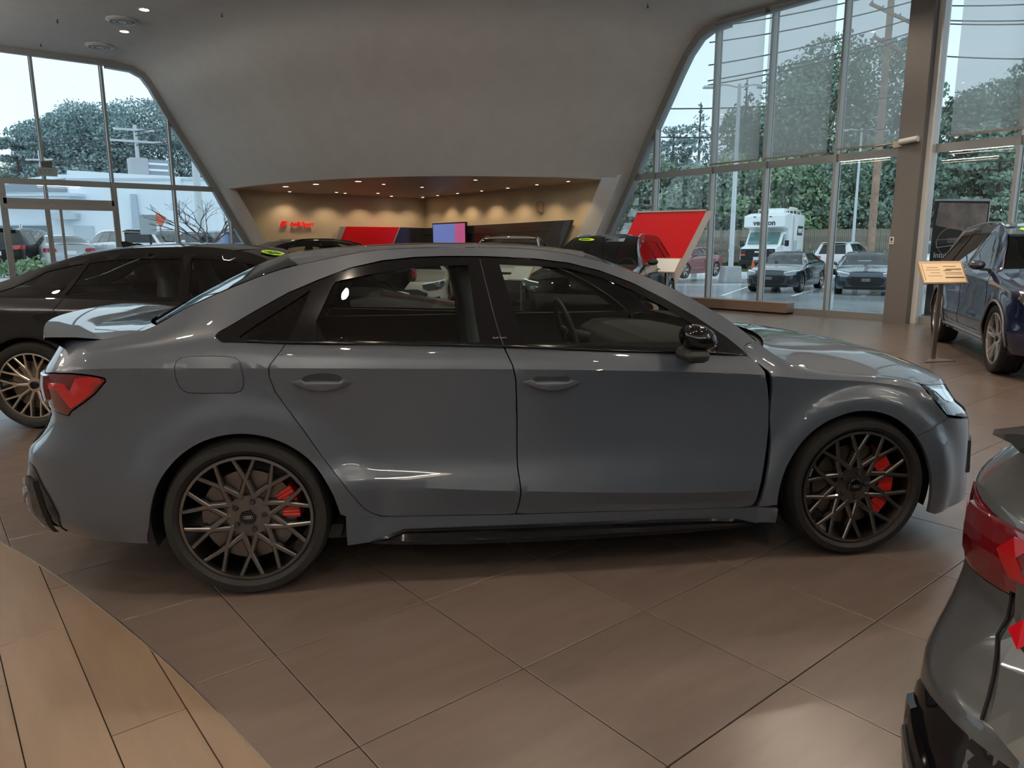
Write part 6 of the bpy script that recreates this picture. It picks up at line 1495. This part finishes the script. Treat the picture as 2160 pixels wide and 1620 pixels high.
for (px, d, v, rx, kd, m_, lab) in [
    (60, 80, 285, 5.0, 'pine', LP, 'layered pine reaching out left of the first far mullion'),
    (120, 88, 247, 7.0, 'broad', LP, 'rounded pine crown between the first two far mullions'),
    (180, 84, 235, 6.5, 'broad', LP, 'rounded pine crown just left of the second far mullion'),
    (245, 84, 212, 7.0, 'broad', LP, 'tall pine crown just right of the second far mullion'),
    (320, 90, 203, 8.0, 'broad', LP, 'tallest pine crown behind the double-armed utility pole'),
    (400, 86, 262, 7.0, 'broad', LP, 'pine crown beside the slanted frame of the far window'),
    (20, 110, 345, 9.0, 'broad', LG, 'distant low treetops at the far left edge')]:
    tree(px, d, GL, zat(v, d), rx, lab, m_, kd, n=24000, size=.17)
# white building and its fittings
bc_ = at(235, 50, GL); bl = empty('white_building', bc_, math.atan2(CR.y, CR.x)+.06, 'long pale painted commercial building across the far drive', 'building')
WHB = mat('white painted block', (.80, .87, .93), rough=.8, noise=.04, nscale=.4)
zr = lambda v: zat(v, 50)-GL
MB().prism([(-11.5, 0), (9.0, 0), (9.0, zr(372)), (4.9, zr(372)), (4.9, zr(367)), (-2.3, zr(353)), (-2.3, zr(353)), (-2.35, 0)], 6, (0, 6, 0), (1, 0, 0), (0, 0, 1)) if False else None
MB().prism([(-2.3, 0), (10.2, 0), (10.2, zr(374)), (4.8, zr(368)), (-2.3, zr(354))], -6, (0, 0, 0), (1, 0, 0), (0, 0, 1)).build('wall', WHB, bl)
MB().prism([(-14.5, 0), (-2.3, 0), (-2.3, zr(404)), (-14.5, zr(400))], -6, (0, .3, 0), (1, 0, 0), (0, 0, 1)).build('low_wing', WHB, bl)
MB().prism([(-8.5, 0), (-2.3, 0), (-2.3, .9), (-2.3, 2.3), (-8.5, .75)], .3, (0, 0, zr(404)), (1, 0, 0), (0, 0, 1)).build('stepped_parapet', WHB, bl) if False else None
MB().prism([(-8.6, zr(400)), (-2.3, zr(402)), (-2.3, zr(362)), (-3.2, zr(362)), (-6.0, zr(374)), (-8.6, zr(386))], -2, (0, .35, 0), (1, 0, 0), (0, 0, 1)).build('sloped_parapet', WHB, bl)
MB().prism([(-7.0, zr(398)), (-2.6, zr(399)), (-2.6, zr(370)), (-7.0, zr(385))], .08, (0, .35, 0), (1, 0, 0), (0, 0, 1)).build('sign_recess', mat('grey recess', (.28, .33, .37), rough=.6), bl)
MB().box((4.9, -.35, zr(372)-.2), (.25, .7, .5)).build('parapet_step', WHB, bl)
MB().box((-6.5, -.55, zr(408)), (10.5, 1.1, .18)).build('canopy', mat('pale fascia', (.62, .70, .76), rough=.6), bl)
MB().box((4.0, .02, zr(372)-.05), (12.8, .14, .16)).build('coping', mat('grey coping', (.55, .60, .66), rough=.6), bl)
MB().box((-2.65, -.35, zr(452)), (1.75, .6, .40)).build('vent_hood', mat('pale grey hood', (.52, .60, .64), rough=.5), bl)
MB().prism([(1.55, 0), (2.25, 0), (2.05, zr(405)), (1.72, zr(405))], .25, (0, 0, 0), (1, 0, 0), (0, 0, 1)).build('pilaster', mat('blue grey pilaster', (.45, .53, .60), rough=.7), bl)
GLB = mat('dark blue window', (.08, .15, .20), rough=.08, coat=1.)
for x, w_ in ((-13.2, 1.6), (-11.4, 1.7), (-9.6, 1.4), (-6.7, 1.6), (-4.85, 1.6)):
    f_ = MB().box((x, .22, 1.35), (w_+.2, .12, 2.3)).build('window', mat('white frame', (.75, .80, .82), rough=.5), bl); MB().box((x, .15, 1.35), (w_, .04, 2.1)).build('pane', GLB, f_)
MB().box((-1.6, -.06, zr(486)), (1.3, .1, .9)).build('wall_cabinet', mat('pale grey hood', (.52, .60, .64)), bl)
ch = at(326, 54, GL); MB_ = empty('roof_chimney', ch, 0, 'grey block chimney with slatted side on the building roof', 'chimney')
z0c, z1c = zat(372, 54)-GL-.4, zat(331, 54)-GL
MB().box((-.55, 0, (z0c+z1c)/2), (1.1, 1.2, z1c-z0c)).build('shaft', mat('grey block', (.42, .43, .46), rough=.8), MB_); MB().box((.75, .1, (z0c+z1c)/2), (1.5, 1.0, z1c-z0c-.1)).build('housing', mat('grey block dark', (.30, .32, .35), rough=.8), MB_)
for k in range(3): MB().box((.7, -.42, z0c+.55+.42*k), (1.3, .06, .14)).build('louvre', WHB, MB_)
def lotL(px, depth, rz, kind, pm, label, **k):
    p = at(px, depth, GL+.0); return generic({'saloon': 'saloon_car', 'suv': 'crossover_car'}[kind], label, (p.x, p.y, GL), D(rz), kind, pm, fine=2.2, detail=.45, **k)
AZ = lambda px: math.degrees(math.atan2(CF.y, CF.x))-math.degrees(math.atan((px-1080)/1566))   # heading straight away from the camera
lotL(20, 27.5, AZ(20)-25, 'suv', paint('black paint', (.010, .009, .010)), 'black crossover parked outside behind the bright bush at the far left')
lotL(140, 28.5, AZ(140)+10, 'saloon', paint('silver paint', (.50, .54, .58), rough=.3), 'silver hatchback parked outside behind the glass doors')
lotL(282, 30, AZ(282)+22, 'suv', PWHITE, 'white crossover parked outside tail first beside the far mullion')
lotL(400, 33, AZ(400)+150, 'suv', PWHITE, 'white crossover parked outside beneath the bare tree')
lotL(497, 33, AZ(497)+24, 'suv', paint('mid blue paint', (.08, .14, .30), rough=.3), 'blue crossover parked outside at the foot of the slanted window frame')
# bare tree
bt = empty('bare_tree', at(440, 27, GL), 0, 'small bare-branched tree outside the far glass wall', 'tree'); tw = MB()
def grow(p, d, L, r, k):
    q = p+d*L; tw.tube([p, p+d*L*.5+Vector((random.uniform(-.04, .04), random.uniform(-.04, .04), 0)), q], [r, r*.85, r*.65], 5)
    if k == 0: return
    for j in range(3 if k > 2 else 2):
        nd = (d+Vector((random.uniform(-.75, .75), random.uniform(-.75, .75), random.uniform(-.25, .35)))).normalized(); grow(q, nd, L*random.uniform(.62, .85), r*.6, k-1)
MB().tube([(0, 0, 0), (.02, 0, .6), (0, 0, 1.0)], [.07, .06, .055], 8).build('trunk', BARK, bt)
for a in range(5): grow(Vector((0, 0, .9)), Vector((math.cos(a*1.3), math.sin(a*1.3), .75)).normalized(), .78, .04, 4)
tag(tw.build('twigs', BARK, bt), kind='stuff')
for (px, d, w_, h_, lab) in ((28, 23.5, .95, .72, 'large bright green bush outside at the far left'), (216, 25, .6, .48, 'small bright bush outside behind the glass door leaf'), (300, 25, .75, .36, 'low bright bush in front of the white crossover outside')):
    e = empty('bush', at(px, d, GL-.15), 0, lab, 'bush'); bl_ = [(rng.uniform(-w_, w_)*.7, rng.uniform(-.4, .4), h_*rng.uniform(.3, .8), w_*.4, w_*.4, h_*.35) for k in range(9)]
    o = link('foliage', leafcloud(bl_, 900, .07), LL, e); o['kind'] = 'stuff'; MB().tube([(0, 0, 0), (0, 0, h_*.6)], .03, 6).build('stem', BARK, e)
so = empty('street_sign', at(318, 28, GL), math.atan2(CR.y, CR.x), 'grey-backed street sign on a leaning post outside', 'sign')
MB().box((0, 0, 1.75), (.62, .03, .72)).build('plate', mat('sign back', (.40, .46, .48), rough=.5), so); MB().bar((0, .03, 0), (.05, .03, 1.7), .06).build('post', BLACKM, so)
s2 = empty('warning_sign', at(343, 31, GL), math.atan2(CR.y, CR.x), 'small orange-red warning sign outside beside the grey-backed sign', 'sign')
MB().box((0, 0, 2.05), (.42, .03, .42), ry=.5).build('plate', mat('sign orange', (.8, .18, .10), rough=.5), s2); MB().bar((0, .03, 0), (0, .03, 1.9), .05).build('post', FRAME, s2)
